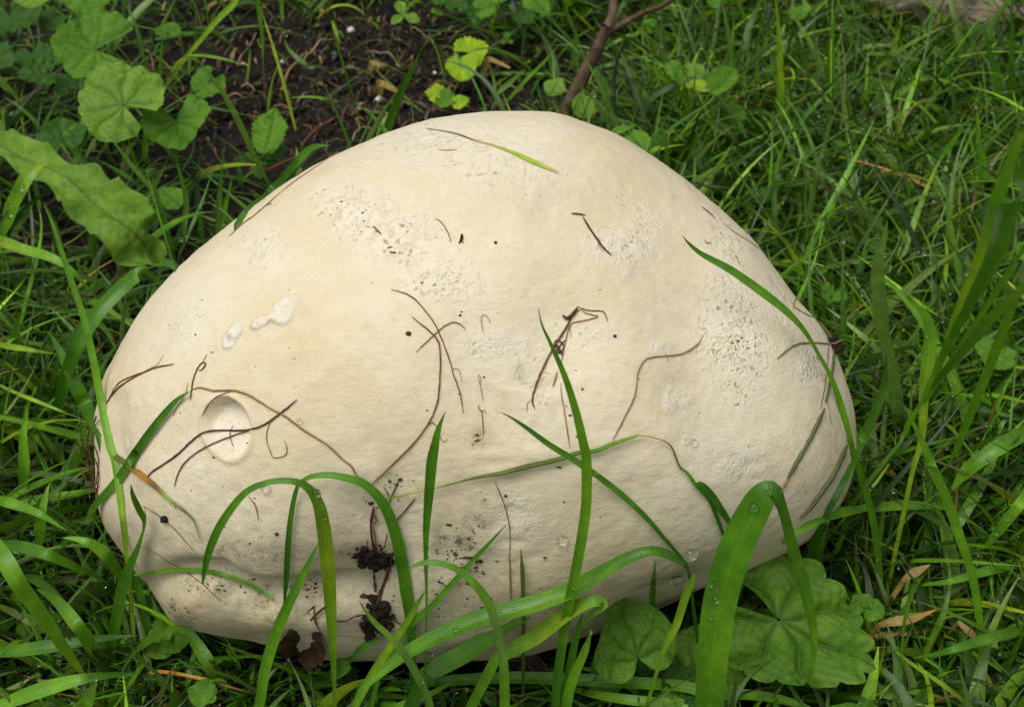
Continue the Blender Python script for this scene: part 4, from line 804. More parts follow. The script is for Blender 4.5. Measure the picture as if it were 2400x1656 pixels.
plant('ground_ivy', 'ground ivy with leaves cut off by the top frame edge and shaded leaves below', 'weed', 'A', (420, 130), [
    (R_, 'A', (560, -90), (560, 95), .10, 'leaf', dict(asp=1.12, lobes=15, cup=.1, seed=7, back=.8)),
    (R_, 'A', (215, -40), (240, 55), .09, 'leafpale', dict(asp=1.2, lobes=13, seed=8)),
    (R_, 'A', (1050, 200), (1060, 145), .04, 'leaf', dict(lobes=7, asp=1.3, seed=9)),
])
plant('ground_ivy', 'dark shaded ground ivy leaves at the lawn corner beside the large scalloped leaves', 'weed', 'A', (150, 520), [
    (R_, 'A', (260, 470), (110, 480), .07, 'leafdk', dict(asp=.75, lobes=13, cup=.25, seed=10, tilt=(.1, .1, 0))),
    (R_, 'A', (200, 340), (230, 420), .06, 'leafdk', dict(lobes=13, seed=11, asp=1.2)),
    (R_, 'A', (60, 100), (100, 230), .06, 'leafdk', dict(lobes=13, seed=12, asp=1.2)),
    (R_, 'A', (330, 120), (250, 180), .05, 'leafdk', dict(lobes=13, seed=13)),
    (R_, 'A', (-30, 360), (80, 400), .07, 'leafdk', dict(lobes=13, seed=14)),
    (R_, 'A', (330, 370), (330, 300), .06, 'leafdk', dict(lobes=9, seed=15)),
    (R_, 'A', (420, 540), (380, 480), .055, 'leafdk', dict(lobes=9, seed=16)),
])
plant('nettle', 'young nettle like weed with one toothed ovate leaf standing over puffball rim', 'weed', 'A', (1640, 1060), [
    (L_, 'A', (1650, 965), (1710, 650), .06, 'leaf', dict(wid=.60, serr=.10, nt=12, peak=.42, seed=1, bend=.1)),
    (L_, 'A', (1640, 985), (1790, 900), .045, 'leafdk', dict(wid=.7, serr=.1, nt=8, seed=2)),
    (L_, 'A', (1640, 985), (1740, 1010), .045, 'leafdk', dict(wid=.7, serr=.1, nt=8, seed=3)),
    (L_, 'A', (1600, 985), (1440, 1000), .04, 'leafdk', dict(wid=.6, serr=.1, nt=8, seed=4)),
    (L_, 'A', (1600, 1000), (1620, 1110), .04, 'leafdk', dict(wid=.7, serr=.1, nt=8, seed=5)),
])
plant('weed_leaf', 'single smooth oval leaf lying in thin grass below scalloped leaves', 'weed', 'A', (1060, 1290), [(L_, 'A', (1130, 1290), (990, 1160), .03, 'leaf', dict(wid=.75, serr=.01, seed=2, bend=.1))])
# the big crinkled dock leaf
pd = catmull(trace('A -330,840 -100,860 60,930 230,1020 420,1120 600,1260 780,1420 900,1540 D 960,130 1000,200'), 60)
zz = np.interp(np.linspace(0, 1, 60), [0, .2, .5, .8, 1], [.03, .085, .10, .085, .05]); dd = rays(pd); tt = (zz-CAM[2])/dd[:, 2]; Pd = CAM+dd*tt[:, None]
T = nrm(np.gradient(Pd, axis=0)); S = nrm(np.cross(T, nrm(np.array([.1, -.35, .9])))); Nn = np.cross(S, T)
wd = np.interp(np.linspace(0, 1, 60), [0, .08, .3, .42, .6, .8, .93, 1], [.06, .2, .26, .23, .36, .42, .26, .02])*1000*K*tt/FPX*.5
vv = np.linspace(-1, 1, 25); ue = np.linspace(0, 1, 60)
U, VV = np.meshgrid(ue, vv, indexing='ij')
ve = np.exp(-(VV/.05)**2)
for q in np.linspace(.05, .9, 9): ve = np.maximum(ve, .6*np.exp(-((U-q-np.abs(VV)*.10)/.008)**2))
zd = wd[:, None]*(.26*np.abs(VV)*np.sin(U*41+np.sign(VV)*1.3)+.12*np.sin(U*67+VV*5)*np.abs(VV)+.18*np.sin(U*17+VV*4)+.25*np.abs(VV)-.05*ve)
wob = 1+.10*np.sin(U*29+np.sign(VV)*2)+.05*np.sin(U*61)
Vd = Pd[:, None]+S[:, None]*(VV*wob*wd[:, None])[..., None]+Nn[:, None]*zd[..., None]
Vd = Vd.reshape(-1, 3); bdm = body_r(Vd); Vd[bdm < 1.04] += nrm(np.array([-.7, -.4, .5]))*0.012
dk_ = empty('dock_plant', np.array([Pd[0, 0], Pd[0, 1], 0]), label='large crinkled dock leaf lying over grass beside the puffball', cat='weed')
meshobj('leaf', Vd, grid_faces(60, 25), M['leafpale'], base=Pd[0], fattr={'vein': ve.ravel()}, parent=dk_)
P = np.linspace(Pd[0]+np.array([-.01, 0, -Pd[0, 2]-.004]), Pd[0]+np.array([.004, 0, 0]), 8); tube('stalk', P, .002, M['petiole'], parent=dk_)

plant('lime_seedling', 'bright lime seedling with two toothed round leaves standing in bare soil', 'weed', 'B', (770, 430), [
    (R_, 'B', (800, 330), (910, 300), .035, 'leaflime', dict(asp=1.1, lobes=21, cren=.07, cup=.1, seed=1, back=.8)),
    (R_, 'B', (748, 425), (745, 515), .03, 'leaflime', dict(asp=1.0, lobes=21, cren=.08, cup=.25, seed=2, back=.85)),
    (R_, 'B', (800, 385), (850, 405), .025, 'leaf', dict(lobes=9, seed=3))])
plant('lime_seedling', 'low lime seedling with small rounded leaves just above the puffball rim', 'weed', 'B', (620, 640), [
    (R_, 'B', (600, 590), (520, 580), .02, 'leaflime', dict(asp=.8, lobes=13, seed=4)), (R_, 'B', (640, 615), (715, 640), .02, 'leaf', dict(asp=.85, lobes=13, seed=5)), (R_, 'B', (730, 640), (800, 630), .02, 'leaflime', dict(asp=.7, lobes=9, seed=6))])
plant('clover', 'three leaved clover standing in soil near the frame top', 'clover', 'B', (390, 160), [(L_, 'B', (385, 95), p, .045, 'leafpale', dict(wid=.62, serr=0, seed=i, peak=.55, bend=.05, cup=.25)) for i, p in enumerate([(355, 0), (310, 150), (490, 135)])])
plant('clover', 'tiny three leaved clover in shade behind lime seedling', 'clover', 'B', (1035, 290), [(L_, 'B', (1035, 252), p, .03, 'leaf', dict(wid=.7, serr=0, seed=i, peak=.6, bend=.05)) for i, p in enumerate([(1030, 195), (990, 270), (1072, 268)])])
plant('broadleaf_weed', 'cluster of broad weed leaves at the back above bare soil', 'weed', 'B', (900, 120), [
    (L_, 'B', (560, 60), (640, 85), .04, 'leaf', dict(wid=.6, seed=1)), (R_, 'B', (720, 40), (740, -20), .05, 'leafdk', dict(seed=2, lobes=9)), (R_, 'B', (880, 60), (960, 40), .06, 'leaf', dict(seed=3, lobes=9)), (R_, 'B', (850, 80), (850, 170), .05, 'leafdk', dict(seed=4, asp=.6)),
    (L_, 'B', (1140, -40), (1300, 70), .07, 'leaf', dict(wid=.75, seed=5, serr=.01)), (R_, 'B', (620, -20), (560, 20), .05, 'leafdk', dict(seed=6)), (R_, 'B', (960, -20), (1030, 0), .06, 'leaf', dict(seed=7)), (R_, 'B', (1130, 90), (1200, 130), .04, 'leafdk', dict(seed=8))])
plant('plantain', 'smooth round leaved weed at the foot of the brown stick', 'weed', 'B', (1530, 760), [
    (L_, 'B', (1530, 740), (1490, 570), .06, 'leaf', dict(wid=.75, serr=0, seed=1, bend=.05)), (L_, 'B', (1560, 780), (1620, 740), .03, 'leafdk', dict(wid=.8, serr=0, seed=2)), (L_, 'B', (1300, 600), (1370, 470), .04, 'leafpale', dict(wid=.8, serr=0, seed=3))])
plant('plantain', 'glossy spoon leaved weed tucked behind the puffball shoulder', 'weed', 'B', (1880, 960), [
    (L_, 'B', (1900, 960), (1790, 820), .08, 'leaf', dict(wid=.95, serr=0, seed=4, bend=.05, peak=.55)), (L_, 'B', (1680, 830), (1840, 765), .09, 'leafpale', dict(wid=.28, serr=0, seed=5, bend=.2)), (L_, 'B', (1900, 970), (1990, 900), .07, 'leaflime', dict(wid=.3, serr=0, seed=6)), (L_, 'B', (1920, 940), (2060, 830), .05, 'leafdk', dict(wid=.6, serr=0, seed=7))])
plant('broadleaf_weed', 'weed with folded bright oval leaves in the back lawn near stick', 'weed', 'C', (200, 620), [
    (L_, 'C', (170, 590), (340, 410), .07, 'leaf', dict(wid=.62, serr=0, seed=1, cup=.5)), (L_, 'C', (170, 560), (10, 510), .06, 'leaflime', dict(wid=.55, serr=0, seed=2, cup=.3)), (L_, 'C', (220, 620), (330, 840), .05, 'leaf', dict(wid=.85, serr=0, seed=3, peak=.55)), (L_, 'C', (130, 480), (10, 390), .05, 'leafpale', dict(wid=.75, serr=0, seed=4)), (L_, 'B', (2040, 380), (2128, 520), .08, 'leaf', dict(wid=.6, serr=0, seed=5))])
plant('broadleaf_weed', 'weed leaves near frame top between stick and rock', 'weed', 'C', (720, 120), [
    (L_, 'C', (700, 120), (760, 20), .05, 'leaf', dict(wid=.8, serr=.02, seed=1)), (L_, 'C', (680, 90), (640, 160), .04, 'leafpale', dict(wid=.8, serr=.02, seed=2)), (L_, 'C', (740, 40), (820, 60), .05, 'leafpale', dict(wid=.7, seed=3)), (L_, 'B', (1900, 180), (1960, 110), .05, 'leaf', dict(wid=.8, seed=4, serr=.0)), (L_, 'C', (180, 50), (220, -20), .05, 'leaf', dict(wid=.9, serr=.03, seed=5))])
plant('broadleaf_weed', 'small round weed leaves hidden in the lawn near shoulder rim', 'weed', 'C', (470, 1260), [(R_, 'C', (500, 1230), (540, 1270), .03, 'leaf', dict(seed=1, lobes=9)), (R_, 'C', (430, 1260), (420, 1300), .03, 'leafdk', dict(seed=2, lobes=9)), (R_, 'F', (940, 360), (900, 420), .04, 'leaf', dict(seed=3, asp=1.1, lobes=9)), (R_, 'F', (960, 420), (980, 470), .03, 'leaf', dict(seed=4, lobes=9))])
plant('ground_ivy', 'small scalloped leaf in lawn beside the leaning culm', 'weed', 'F', (1920, 860), [(R_, 'F', (1950, 740), (1900, 830), .06, 'leaf', dict(seed=1, lobes=9, asp=1.2)), (R_, 'F', (1980, 780), (2040, 790), .05, 'leafdk', dict(seed=2, lobes=9))])
plant('broadleaf_weed', 'pale leaf edge beside blurred culm at lawn border', 'weed', 'F', (2150, 200), [(R_, 'F', (2160, 110), (2080, 70), .08, 'leaf', dict(seed=1, lobes=7))])
plant('ground_ivy', 'broad rounded leaf with folded edge standing at puffball front', 'weed', 'H', (1880, 1480), [
    (R_, 'H', (1850, 1290), (1740, 930), .035, 'leafmid', dict(asp=.72, lobes=9, cren=.02, sinus=.75, cup=.25, fold=-.15, seed=3, back=.28, quilt=1.2, tilt=(0, -.5, 0))),
    (R_, 'H', (1680, 1390), (1560, 1310), .03, 'leaf', dict(asp=1.2, lobes=13, seed=4, back=.8, tilt=(0, -.2, 0))),
    (R_, 'H', (1960, 1390), (2110, 1300), .03, 'leafdk', dict(asp=1.0, lobes=9, cren=.03, seed=5, quilt=1.2)),
    (R_, 'I', (60, 1400), (400, 1430), .03, 'leafmid', dict(asp=.9, lobes=9, cren=.03, seed=6, quilt=1.3)),
    (R_, 'I', (20, 1560), (300, 1640), .025, 'leafdk', dict(asp=.9, lobes=9, cren=.03, seed=7, quilt=1.3))])
plant('ground_ivy', 'large lobed scalloped leaf lying beside the very broad grass blade', 'weed', 'I', (560, 1180), [
    (R_, 'I', (600, 1050), (1170, 1350), .045, 'leafmid', dict(asp=.70, lobes=17, cren=.07, sinus=.42, cup=.05, fold=-.12, seed=2, back=.66, quilt=2.0, nth=241, nr=26)),
    (L_, 'I', (700, 960), (420, 640), .045, 'leafdk', dict(wid=.62, serr=.06, nt=6, seed=3, cup=.4)),
    (R_, 'I', (1110, 960), (1060, 900), .05, 'leaf', dict(asp=1.1, lobes=9, seed=4)), (R_, 'I', (1180, 990), (1260, 1020), .05, 'leaf', dict(asp=.9, lobes=9, seed=5)),
    (R_, 'I', (560, 1120), (380, 1060), .03, 'leaf', dict(asp=.8, lobes=9, seed=6))])
plant('small_speedwell', 'cluster of small round leaves at ground below the fold of puffball', 'weed', 'G', (1050, 1190), [
    (R_, 'G', (1040, 1130), (970, 1070), .03, 'leaf', dict(lobes=7, cren=.05, seed=1)), (R_, 'G', (1020, 1190), (950, 1290), .028, 'leaf', dict(lobes=7, cren=.05, seed=2)), (R_, 'G', (1070, 1170), (1170, 1200), .03, 'leaf', dict(lobes=7, cren=.05, seed=3)), (R_, 'G', (1040, 1150), (1070, 1130), .035, 'leafpale', dict(lobes=7, seed=4))])
plant('small_speedwell', 'ragged small weed leaves at ground under the straw coloured stem', 'weed', 'G', (1270, 1560), [(R_, 'G', (1270, 1510), p, .03, 'leaf', dict(lobes=7, cren=.08, seed=i)) for i, p in enumerate([(1180, 1480), (1340, 1560), (1250, 1580), (1330, 1470)])])
plant('broadleaf_weed', 'pale oval leaf end lying at the lawn foot near red stalk', 'weed', 'I', (960, 1680), [(L_, 'I', (880, 1660), (1220, 1640), .03, 'leaf', dict(wid=.5, serr=0, seed=1)), (L_, 'I', (1470, 1600), (1520, 1470), .02, 'leafdk', dict(wid=.5, seed=2, serr=0))])
plant('broadleaf_weed', 'wet pale leaf lying beside yellowish blade at the near edge', 'weed', 'H', (2050, 1700), [(L_, 'H', (1880, 1640), (2150, 1540), .03, 'leafpale', dict(wid=.4, serr=0, seed=3)), (L_, 'H', (900, 1500), (960, 1596), .02, 'leafdk', dict(wid=.7, serr=.05, seed=4))])
plant('broadleaf_weed', 'frilly dark weed leaves in shade by narrow slanting blade', 'weed', 'H', (160, 1560), [(R_, 'H', (160, 1540), p, .02, 'leafdk', dict(lobes=9, cren=.1, seed=i)) for i, p in enumerate([(60, 1530), (220, 1590), (130, 1610), (240, 1520)])])
# dead brown leaf against the base
def at_y(r, p, y):
    d = rays(Z(r, [p]))[0]; return CAM+d*((y-CAM[1])/d[1])
P0 = at_y('G', (1860, 1290), -.135); P1 = onp('G', 1935, 1050, .006)
V, F, ve, n3 = leaf_long(P0, P1, nrm(CAM-P0), wid=.42, serr=.02, cup=.5, seed=3, bend=.1)
dl = empty('dead_leaf', P0, label='curled dead brown leaf leaning on the puffball base', cat='dead leaf')
meshobj('blade', V, F, M['deadleaf'], base=P0, parent=dl); Pq, tt = path3d(trace('G 1938,1055 1985,1005 2030,970'), 10, on=.003); tube('stalk', Pq, .0007, M['dark'], parent=dl)
for i, (r, a, b_, lab) in enumerate([('H', (880, 1270), (1320, 1390), 'dark dead leaf lying flat in the gap under beaded blade'), ('F', (1180, 650), (1250, 590), 'dead brown leaf scrap on lawn by puffball rim'), ('C', (1500, 330), (1560, 280), 'small reddish dead leaf scrap in the back lawn'), ('H', (1000, 1250), (1180, 1350), 'dead black leaf beneath the bent bright blade')]):
    P0 = at_z(Z(r, [a]), .015)[0]; P1 = at_z(Z(r, [b_]), .02)[0]
    V, F, ve, n3 = leaf_long(P0, P1, UPN, wid=.5, serr=.03, cup=.4, seed=i, bend=.2); meshobj('dead_leaf', V, F, M['deadleaf'], base=P0, label=lab, cat='dead leaf')

# ------------------------------------------------------------------ stick, rock, debris
st = empty('fallen_stick', at_z(Z('B', [(1400, 700)]), 0)[0], label='forked brown stick slanting down behind the puffball', cat='stick')
def stick(nm, tr_, ws, z, n=36):
    P = catmull(trace(tr_), n); d = rays(P); zz = np.interp(np.linspace(0, 1, n), np.linspace(0, 1, len(z)), z); tt = (zz-CAM[2])/d[:, 2]
    w_ = np.interp(np.linspace(0, 1, n), np.linspace(0, 1, len(ws)), ws)
    tube(nm, CAM+d*tt[:, None]+rng.normal(0, .00025, (n, 3)), w_*K*tt/FPX/2*1.0*(1+.025*rng.normal(0, 1, n)), M['bark'], sides=10, parent=st)
stick('main_stem', 'B 1350,790 1400,690 1450,590 1530,430 1600,300 1650,190 1685,100 1700,0 1690,-80', [88, 86, 82, 84, 76, 66, 56, 60], (.03, .06, .09, .12, .14))
stick('branch', 'B 1660,180 1720,165 1800,125 1900,75 2000,40 2100,-30', [50, 40, 34, 32, 30], (.115, .12, .14, .16))
stick('side_shoot', 'B 1590,300 1640,320 1660,330', [40, 26, 12], (.09, .08, .07), 8)
P = at_z(Z('C', [(1760, 30)]), 0.03)[0]
V, F = lump(P, .060, 4, (1.25, .6, .62), 5); meshobj('rock', V, F, M['rock'], base=[P[0], P[1], 0], label='pinkish grey rock with orange stain half hidden in the back lawn', cat='rock')
for i, (r, x, y, s_, lab) in enumerate([('B', 60, 190, .0032, 'white pebble lying in dark bare soil'), ('B', 583, 455, .0018, 'tiny white pebble left of the lime seedling'), ('B', 232, 620, .003, 'pale pebble lying near the dark flat blade'), ('A', 1758, 385, .0018, 'tiny white pebble in soil beyond nettle leaf')]):
    P = at_z(Z(r, [(x, y)]), .006)[0]; V, F = lump(P, s_, i+2, n=2); meshobj('pebble', V, F, M['pebble'], base=P, label=lab, cat='pebble')
P = np.array([at_z(Z('I', [p]), z_)[0] for p, z_ in (((1540, 1570), .012), ((1620, 1545), .02), ((1700, 1520), .022), ((1760, 1505), .012))]); tube('red_stalk', P, .0014, M['root'], label='short reddish stalk lying on ground near the frame foot', cat='stalk')
tw = 'pale dry straw lying on bare soil above the puffball'
for tr_, w_, mk in [('A 1740,460 1800,370 1900,260', 16, 'tan'), ('A 1840,520 1910,475', 10, 'tan'), ('A 1500,490 1580,495', 14, 'tan'), ('A 1410,555 1510,542', 14, 'tan'), ('A 1700,588 1800,586', 10, 'tan'), ('A 1880,835 1960,810 2050,750 2128,690', 14, 'root'), ('A 1470,360 1530,270 1600,160', 10, 'tan'), ('A 1880,310 1980,220 2080,160', 14, 'tan'), ('A 1330,870 1350,930 1380,960', 12, 'root'),
    ('B 150,275 240,290 320,320 375,385', 12, 'tan'), ('B 0,385 60,365 120,370', 14, 'tan'), ('B 60,660 160,655 320,655', 12, 'tan'), ('B 100,650 160,605', 18, 'tan'), ('B 430,150 540,210 590,250', 9, 'tan'), ('B 780,260 890,200', 14, 'root'), ('B 250,580 330,575 440,580', 12, 'tan'), ('B 600,560 610,510 690,460', 10, 'root'), ('B 60,880 120,800 185,790', 9, 'tan'), ('A 1890,720 1950,795', 10, 'root'), ('A 900,280 940,340 960,440', 12, 'tan'), ('B 900,420 1000,380 1130,320', 16, 'root'), ('B 1010,480 1110,490', 14, 'tan')]:
    P = catmull(trace(tr_), 12); Q = at_z(P, .012); Q[:, 2] = gz(Q[:, 0], Q[:, 1])+.004+.004*np.sin(np.linspace(0, 3.1, 12)); tube('straw', Q, w_*K*1.3/FPX/2, M['straw' if mk == 'tan' else mk], label=('long ' if np.linalg.norm(Q[0]-Q[-1]) > .05 else 'short ' if np.linalg.norm(Q[0]-Q[-1]) < .028 else '')+('thin ' if w_ < 12 else '')+('pale tan' if mk == 'tan' else 'reddish brown')+' straw lying on bare soil above the puffball', cat='straw', group='straws on the bare soil')
GB('orange tan curled leaf scrap standing in bare soil', 'B 240,515 300,540 365,580', [50, 44, 20], ['dry', 'or'], z=(.012, .02, .015), name='dead_leaf_scrap', cat='dead leaf')
GB('short pale broken straw end in grass beyond lime seedling', 'B 915,365 980,390 1050,425', [36, 26, 14], ['dry', 'dry'], z=(.02, .02, .02), name='straw', cat='straw')
GB('short tan chip lying on bare soil', 'B 190,390 270,410', [34, 30], ['dry', 'br'], z=(.012, .014), name='bark_chip', cat='bark')
GB('yellow straw coloured stem lying near the foot of puffball', 'G 920,1390 1000,1375 1150,1395 1320,1435 1450,1475 1600,1515', [26, 24, 22, 22, 16, 8], ['dry', 'or', 'or', 'dry', 'br'], z=(.02, .03, .03, .02), name='straw', cat='straw')

# ------------------------------------------------------------------ soil crumbs and litter
def soil_xy(n, big=False):
    out = []
    c = at_z([(860, 190)], 0)[0]
    while len(out) < n:
        if big or random.random() < .7: p = (c[0]+random.gauss(0, .12), c[1]+random.gauss(0, .11))
        else: p = (random.uniform(-.6, .6), random.uniform(-.2, .7))
        out.append(p)
    return np.array(out)
xy = soil_xy(9000); Vs, Fs = [], []
sz = np.clip(np.exp(rng.normal(-6.75, .7, len(xy))), 0, .006); g = gz(xy[:, 0], xy[:, 1])
for i in range(len(xy)):
    Vs.append(IV*(1+rng.uniform(-.4, .4, (12, 1)))*sz[i]*np.array([1.2, 1, .7])+np.array([xy[i, 0], xy[i, 1], g[i]+sz[i]*.3])); Fs.append(IF+12*i)
V = np.vstack(Vs); F = np.vstack(Fs); meshobj('soil_crumbs', V, F, M['crumb'], kind='stuff', smooth=False, label='loose dark soil crumbs covering the bare ground', cat='soil')

# fibres and bits of litter on the bare soil
Vs, Fs, Ts, k0 = [], [], [], 0
xy = soil_xy(2600); g = gz(xy[:, 0], xy[:, 1])
pal = np.array([TINT['dry'], TINT['br'], (.036, .025, .018), (.15, .10, .06), (.10, .16, .03)]); pch = rng.choice(5, len(xy), p=[.06, .27, .50, .12, .05])
for i in range(len(xy)):
    a = random.uniform(0, 2*math.pi); L = math.exp(random.gauss(-4.7, .55)); wd_ = math.exp(random.gauss(-7.4, .5)); u5 = np.linspace(0, 1, 5)
    c_ = a+random.gauss(0, 1.1)*u5; P = np.stack([np.cumsum(np.cos(c_))*L/5, np.cumsum(np.sin(c_))*L/5, .003+.006*random.random()*np.sin(u5*3)+u5*random.uniform(-.002, .006)], -1)+np.array([xy[i, 0], xy[i, 1], g[i]])
    sd_ = np.stack([-np.sin(c_), np.cos(c_), rng.uniform(-.4, .4, 5)], -1)*wd_*np.array([.5, 1, 1, .9, .3])[:, None]
    Vs.append(np.stack([P-sd_, P+sd_+np.array([0, 0, wd_*.3])], 1).reshape(-1, 3)); Fs.append(grid_faces(5, 2)+k0); Ts.append(np.repeat(pal[pch[i]][None]*random.uniform(.5, 1.3), 10, 0)); k0 += 10
meshobj('soil_litter', np.vstack(Vs), np.vstack(Fs), M['grass'], uv=np.tile(np.array([[0., .5], [1., .5]]), (k0//2, 1)), tint=np.vstack(Ts), kind='stuff', label='fine dry fibres and plant litter strewn on the bare soil', cat='litter')

# ------------------------------------------------------------------ lawn
PATCH = at_z([(880, 190)], 0)[0]
def lawn(name, label, n, length, width, droop, lean, tints, region, seed, segs=8, upz=0.0, kind='stuff', cat='grass', screen=True):
    r = np.random.default_rng(seed); pts = []
    while len(pts) < n:
        q = np.stack([r.uniform(-.62, .62, 6000), r.uniform(-.30, .80, 6000)], -1)
        p3 = np.c_[q, np.zeros(len(q))]; px, _ = project(p3)
        ok = (px[:, 0] > -350) & (px[:, 0] < 2750) & (px[:, 1] > -420) & (px[:, 1] < 2050)
        ok &= r.uniform(0, 1, len(q)) < region(q, px)
        ok &= body_r(np.c_[q, np.full(len(q), .012)]) > 1.03
        pts += list(q[ok])
    q = np.array(pts[:n]); L = length(r, n); W = width(r, n); az = r.uniform(0, 2*math.pi, n)
    L = L*np.where(project(np.c_[q, np.zeros(n)])[0][:, 1] > 1380, .62, 1)
    le = lean(r, n); dr = droop(r, n)
    s_ = np.linspace(0, 1, segs+1)
    tilt = le[:, None]+dr[:, None]*s_[None]                     # angle from vertical grows along the blade
    ds = L[:, None]/segs
    hx = np.cumsum(np.sin(tilt)*ds, 1)-np.sin(tilt[:, :1])*ds; hz = np.cumsum(np.cos(tilt)*ds, 1)-np.cos(tilt[:, :1])*ds
    sw = r.normal(0, .25, n)[:, None]*s_[None]**2
    dirx = np.cos(az[:, None]+sw); diry = np.sin(az[:, None]+sw)
    g0 = gz(q[:, 0], q[:, 1])
    C = np.stack([q[:, 0][:, None]+hx*dirx, q[:, 1][:, None]+hx*diry, np.maximum(g0[:, None]-.002+hz+upz, g0[:, None]*.5+.002*s_[None])], -1)
    keep = np.ones(n, bool)
    keep &= (body_r(C.reshape(-1, 3)).reshape(n, -1) > 1.015).all(1)
    if screen:                                               # low grass stays low before the puffball
        px, _ = project(C.reshape(-1, 3)); px = px.reshape(n, -1, 2); d = px-c0
        a = np.arctan2(-d[..., 1], d[..., 0]); Rr = np.interp(a, np.r_[phi, math.pi], np.r_[Rpx, Rpx[0]])
        ins = (np.hypot(d[..., 0], d[..., 1]) < Rr-28).any(1); frontal = q[:, 1] < CEN[1]+.02
        keep &= ~(ins & frontal) | (r.uniform(0, 1, n) < np.where((px[:, 0, 1] > 1440) & (L < .05), .25, .03))
    C, W, az, L = C[keep], W[keep], az[keep], L[keep]; n = len(C)
    wid = W[:, None]*np.clip(.6+s_*1.2, 0, 1)[None]*np.clip((1-s_)/.6, .02, 1)[None]**.8
    tw = r.uniform(-.9, .9, n)[:, None]+r.normal(0, .5, n)[:, None]*s_[None]
    T = nrm(np.gradient(C, axis=1)); S0 = np.stack([-np.sin(az), np.cos(az), np.zeros(n)], -1)[:, None]*np.ones((1, segs+1, 1))
    Nn = nrm(np.cross(S0, T)); S = S0*np.cos(tw)[..., None]+Nn*np.sin(tw)[..., None]; Nn = nrm(np.cross(S, T))
    us = np.array([-1, 0, 1.0]); dep = np.array([0, -.28, 0])
    V = C[:, :, None]+S[:, :, None]*(us[None, None, :, None]*wid[:, :, None, None]/2)+Nn[:, :, None]*(dep[None, None, :, None]*wid[:, :, None, None]/2)
    f = grid_faces(segs+1, 3); F = (f[None]+np.arange(n)[:, None, None]*(segs+1)*3).reshape(-1, 4)
    uv = np.stack(np.broadcast_arrays((us*.5+.5)[None, None], s_[None, :, None]+np.zeros((n, 1, 1))), -1).reshape(-1, 2)
    names = list(tints); pr = np.array([tints[k] for k in names]); ch = r.choice(len(names), n, p=pr/pr.sum())
    tc = np.array([TINT[k] for k in names])[ch]*np.exp(r.normal(-.34, .48, (n, 1)))*np.array([1.12, 1.0, .8])
    tc = tc*(1+r.normal(0, .06, (n, 3))); tcv = np.repeat(np.clip(tc, .003, 1), (segs+1)*3, 0)
    o = meshobj(name, V.reshape(-1, 3), F, M['grass'], uv=uv, tint=tcv, kind=kind, label=label, cat=cat)
    return o, C
def reg_main(q, px):
    d = np.hypot((q[:, 0]-PATCH[0]+.01)/.155, (q[:, 1]-PATCH[1]+.03)/.19)
    soil = np.clip((d-.85)/.45, .012, 1)
    left = np.where((px[:, 0] < 700) & (px[:, 1] < 720), .30, 1.0)
    base = np.where((px[:, 1] > 1380) & (px[:, 0] > 500) & (px[:, 0] < 1750), .55, 1)
    sx, sy = np.array([1326, 259.]), np.array([1425, 60.]); ab = sy-sx; tq = np.clip(((px-sx) @ ab)/(ab @ ab), -.1, 1); dq = np.hypot(*(px-sx-tq[:, None]*ab).T)
    stk = np.where((dq < 60) | ((dq < 130) & (px[:, 1] > 100)), .15, 1)
    return soil*left*base*stk
def reg_right(q, px): return reg_main(q, px)*np.where(px[:, 0] > 1150, 1, .45)
U_ = lambda a, b: (lambda r, n: r.uniform(a, b, n))
LN = lambda m, s, lo, hi: (lambda r, n: np.clip(np.exp(r.normal(math.log(m), s, n)), lo, hi))
tips = []
o, C = lawn('lawn_grass', 'dense mat of fine wet green grass around the puffball', 13000, LN(.060, .4, .02, .13), LN(.0027, .42, .0011, .0065), U_(.2, 1.5), U_(.1, .95), dict(g=5, dk=5, lt=2, pale=1.5, ye=.5, dry=.08, ol=.7), reg_right, 1); tips.append(C[:, -1])
o, C = lawn('lawn_thatch', 'matted flattened grass and dead thatch at the lawn floor', 7000, LN(.055, .4, .02, .10), LN(.003, .4, .001, .006), U_(.0, .5), U_(1.1, 1.5), dict(dk=4, g=3, br=.7, ol=1.2, dry=.2, lt=.8), reg_main, 2, segs=6, upz=.004)
o, C = lawn('tall_lawn_grass', 'longer loose grass blades bending over the lawn mat', 2000, LN(.095, .25, .05, .15), LN(.0046, .3, .002, .008), U_(.3, 1.5), U_(.15, .8), dict(g=5, dk=2.5, lt=3.5, pale=2.5, ye=.8), reg_right, 3, segs=10); tips.append(C[:, -1])
def reg_fore(q, px):
    return np.where(((px[:, 0] < 560) & (px[:, 1] > 900)) | ((px[:, 0] > 1850) & (px[:, 1] > 700)) | (px[:, 1] > 1560), 1., 0.)
o, C = lawn('foreground_grass', 'broad wet grass blades crowding around the foot of puffball', 520, LN(.095, .25, .05, .15), LN(.0062, .25, .004, .010), U_(.3, 1.5), U_(.25, 1.0), dict(g=5, dk=3, lt=3.5, pale=1.5, ye=.5), reg_fore, 5, segs=12); tips.append(C[:, -1])
o, C = lawn('soil_edge_grass', 'sparse thin grass blades straggling over the bare soil edge', 130, LN(.06, .35, .02, .11), LN(.0024, .35, .0012, .0045), U_(.3, 1.6), U_(.2, 1.2), dict(g=4, lt=3, pale=2, ye=1), lambda q, px: np.where((px[:, 0] > 300) & (px[:, 0] < 1350) & (px[:, 1] < 330), .8, .05), 6); tips.append(C[:, -1])
o, C = lawn('fringe_grass', 'short grass tufts growing close against the puffball foot', 1300, LN(.042, .35, .02, .075), LN(.0032, .35, .0015, .006), U_(.2, 1.3), U_(.1, .9), dict(g=5, dk=5, lt=2, pale=1), lambda q, px: np.where((px[:, 1] > 1430) & (px[:, 1] < 1680) & (px[:, 0] > 250) & (px[:, 0] < 2000), 1., 0.), 8, screen=False); tips.append(C[:, -1])
tips = np.vstack(tips)

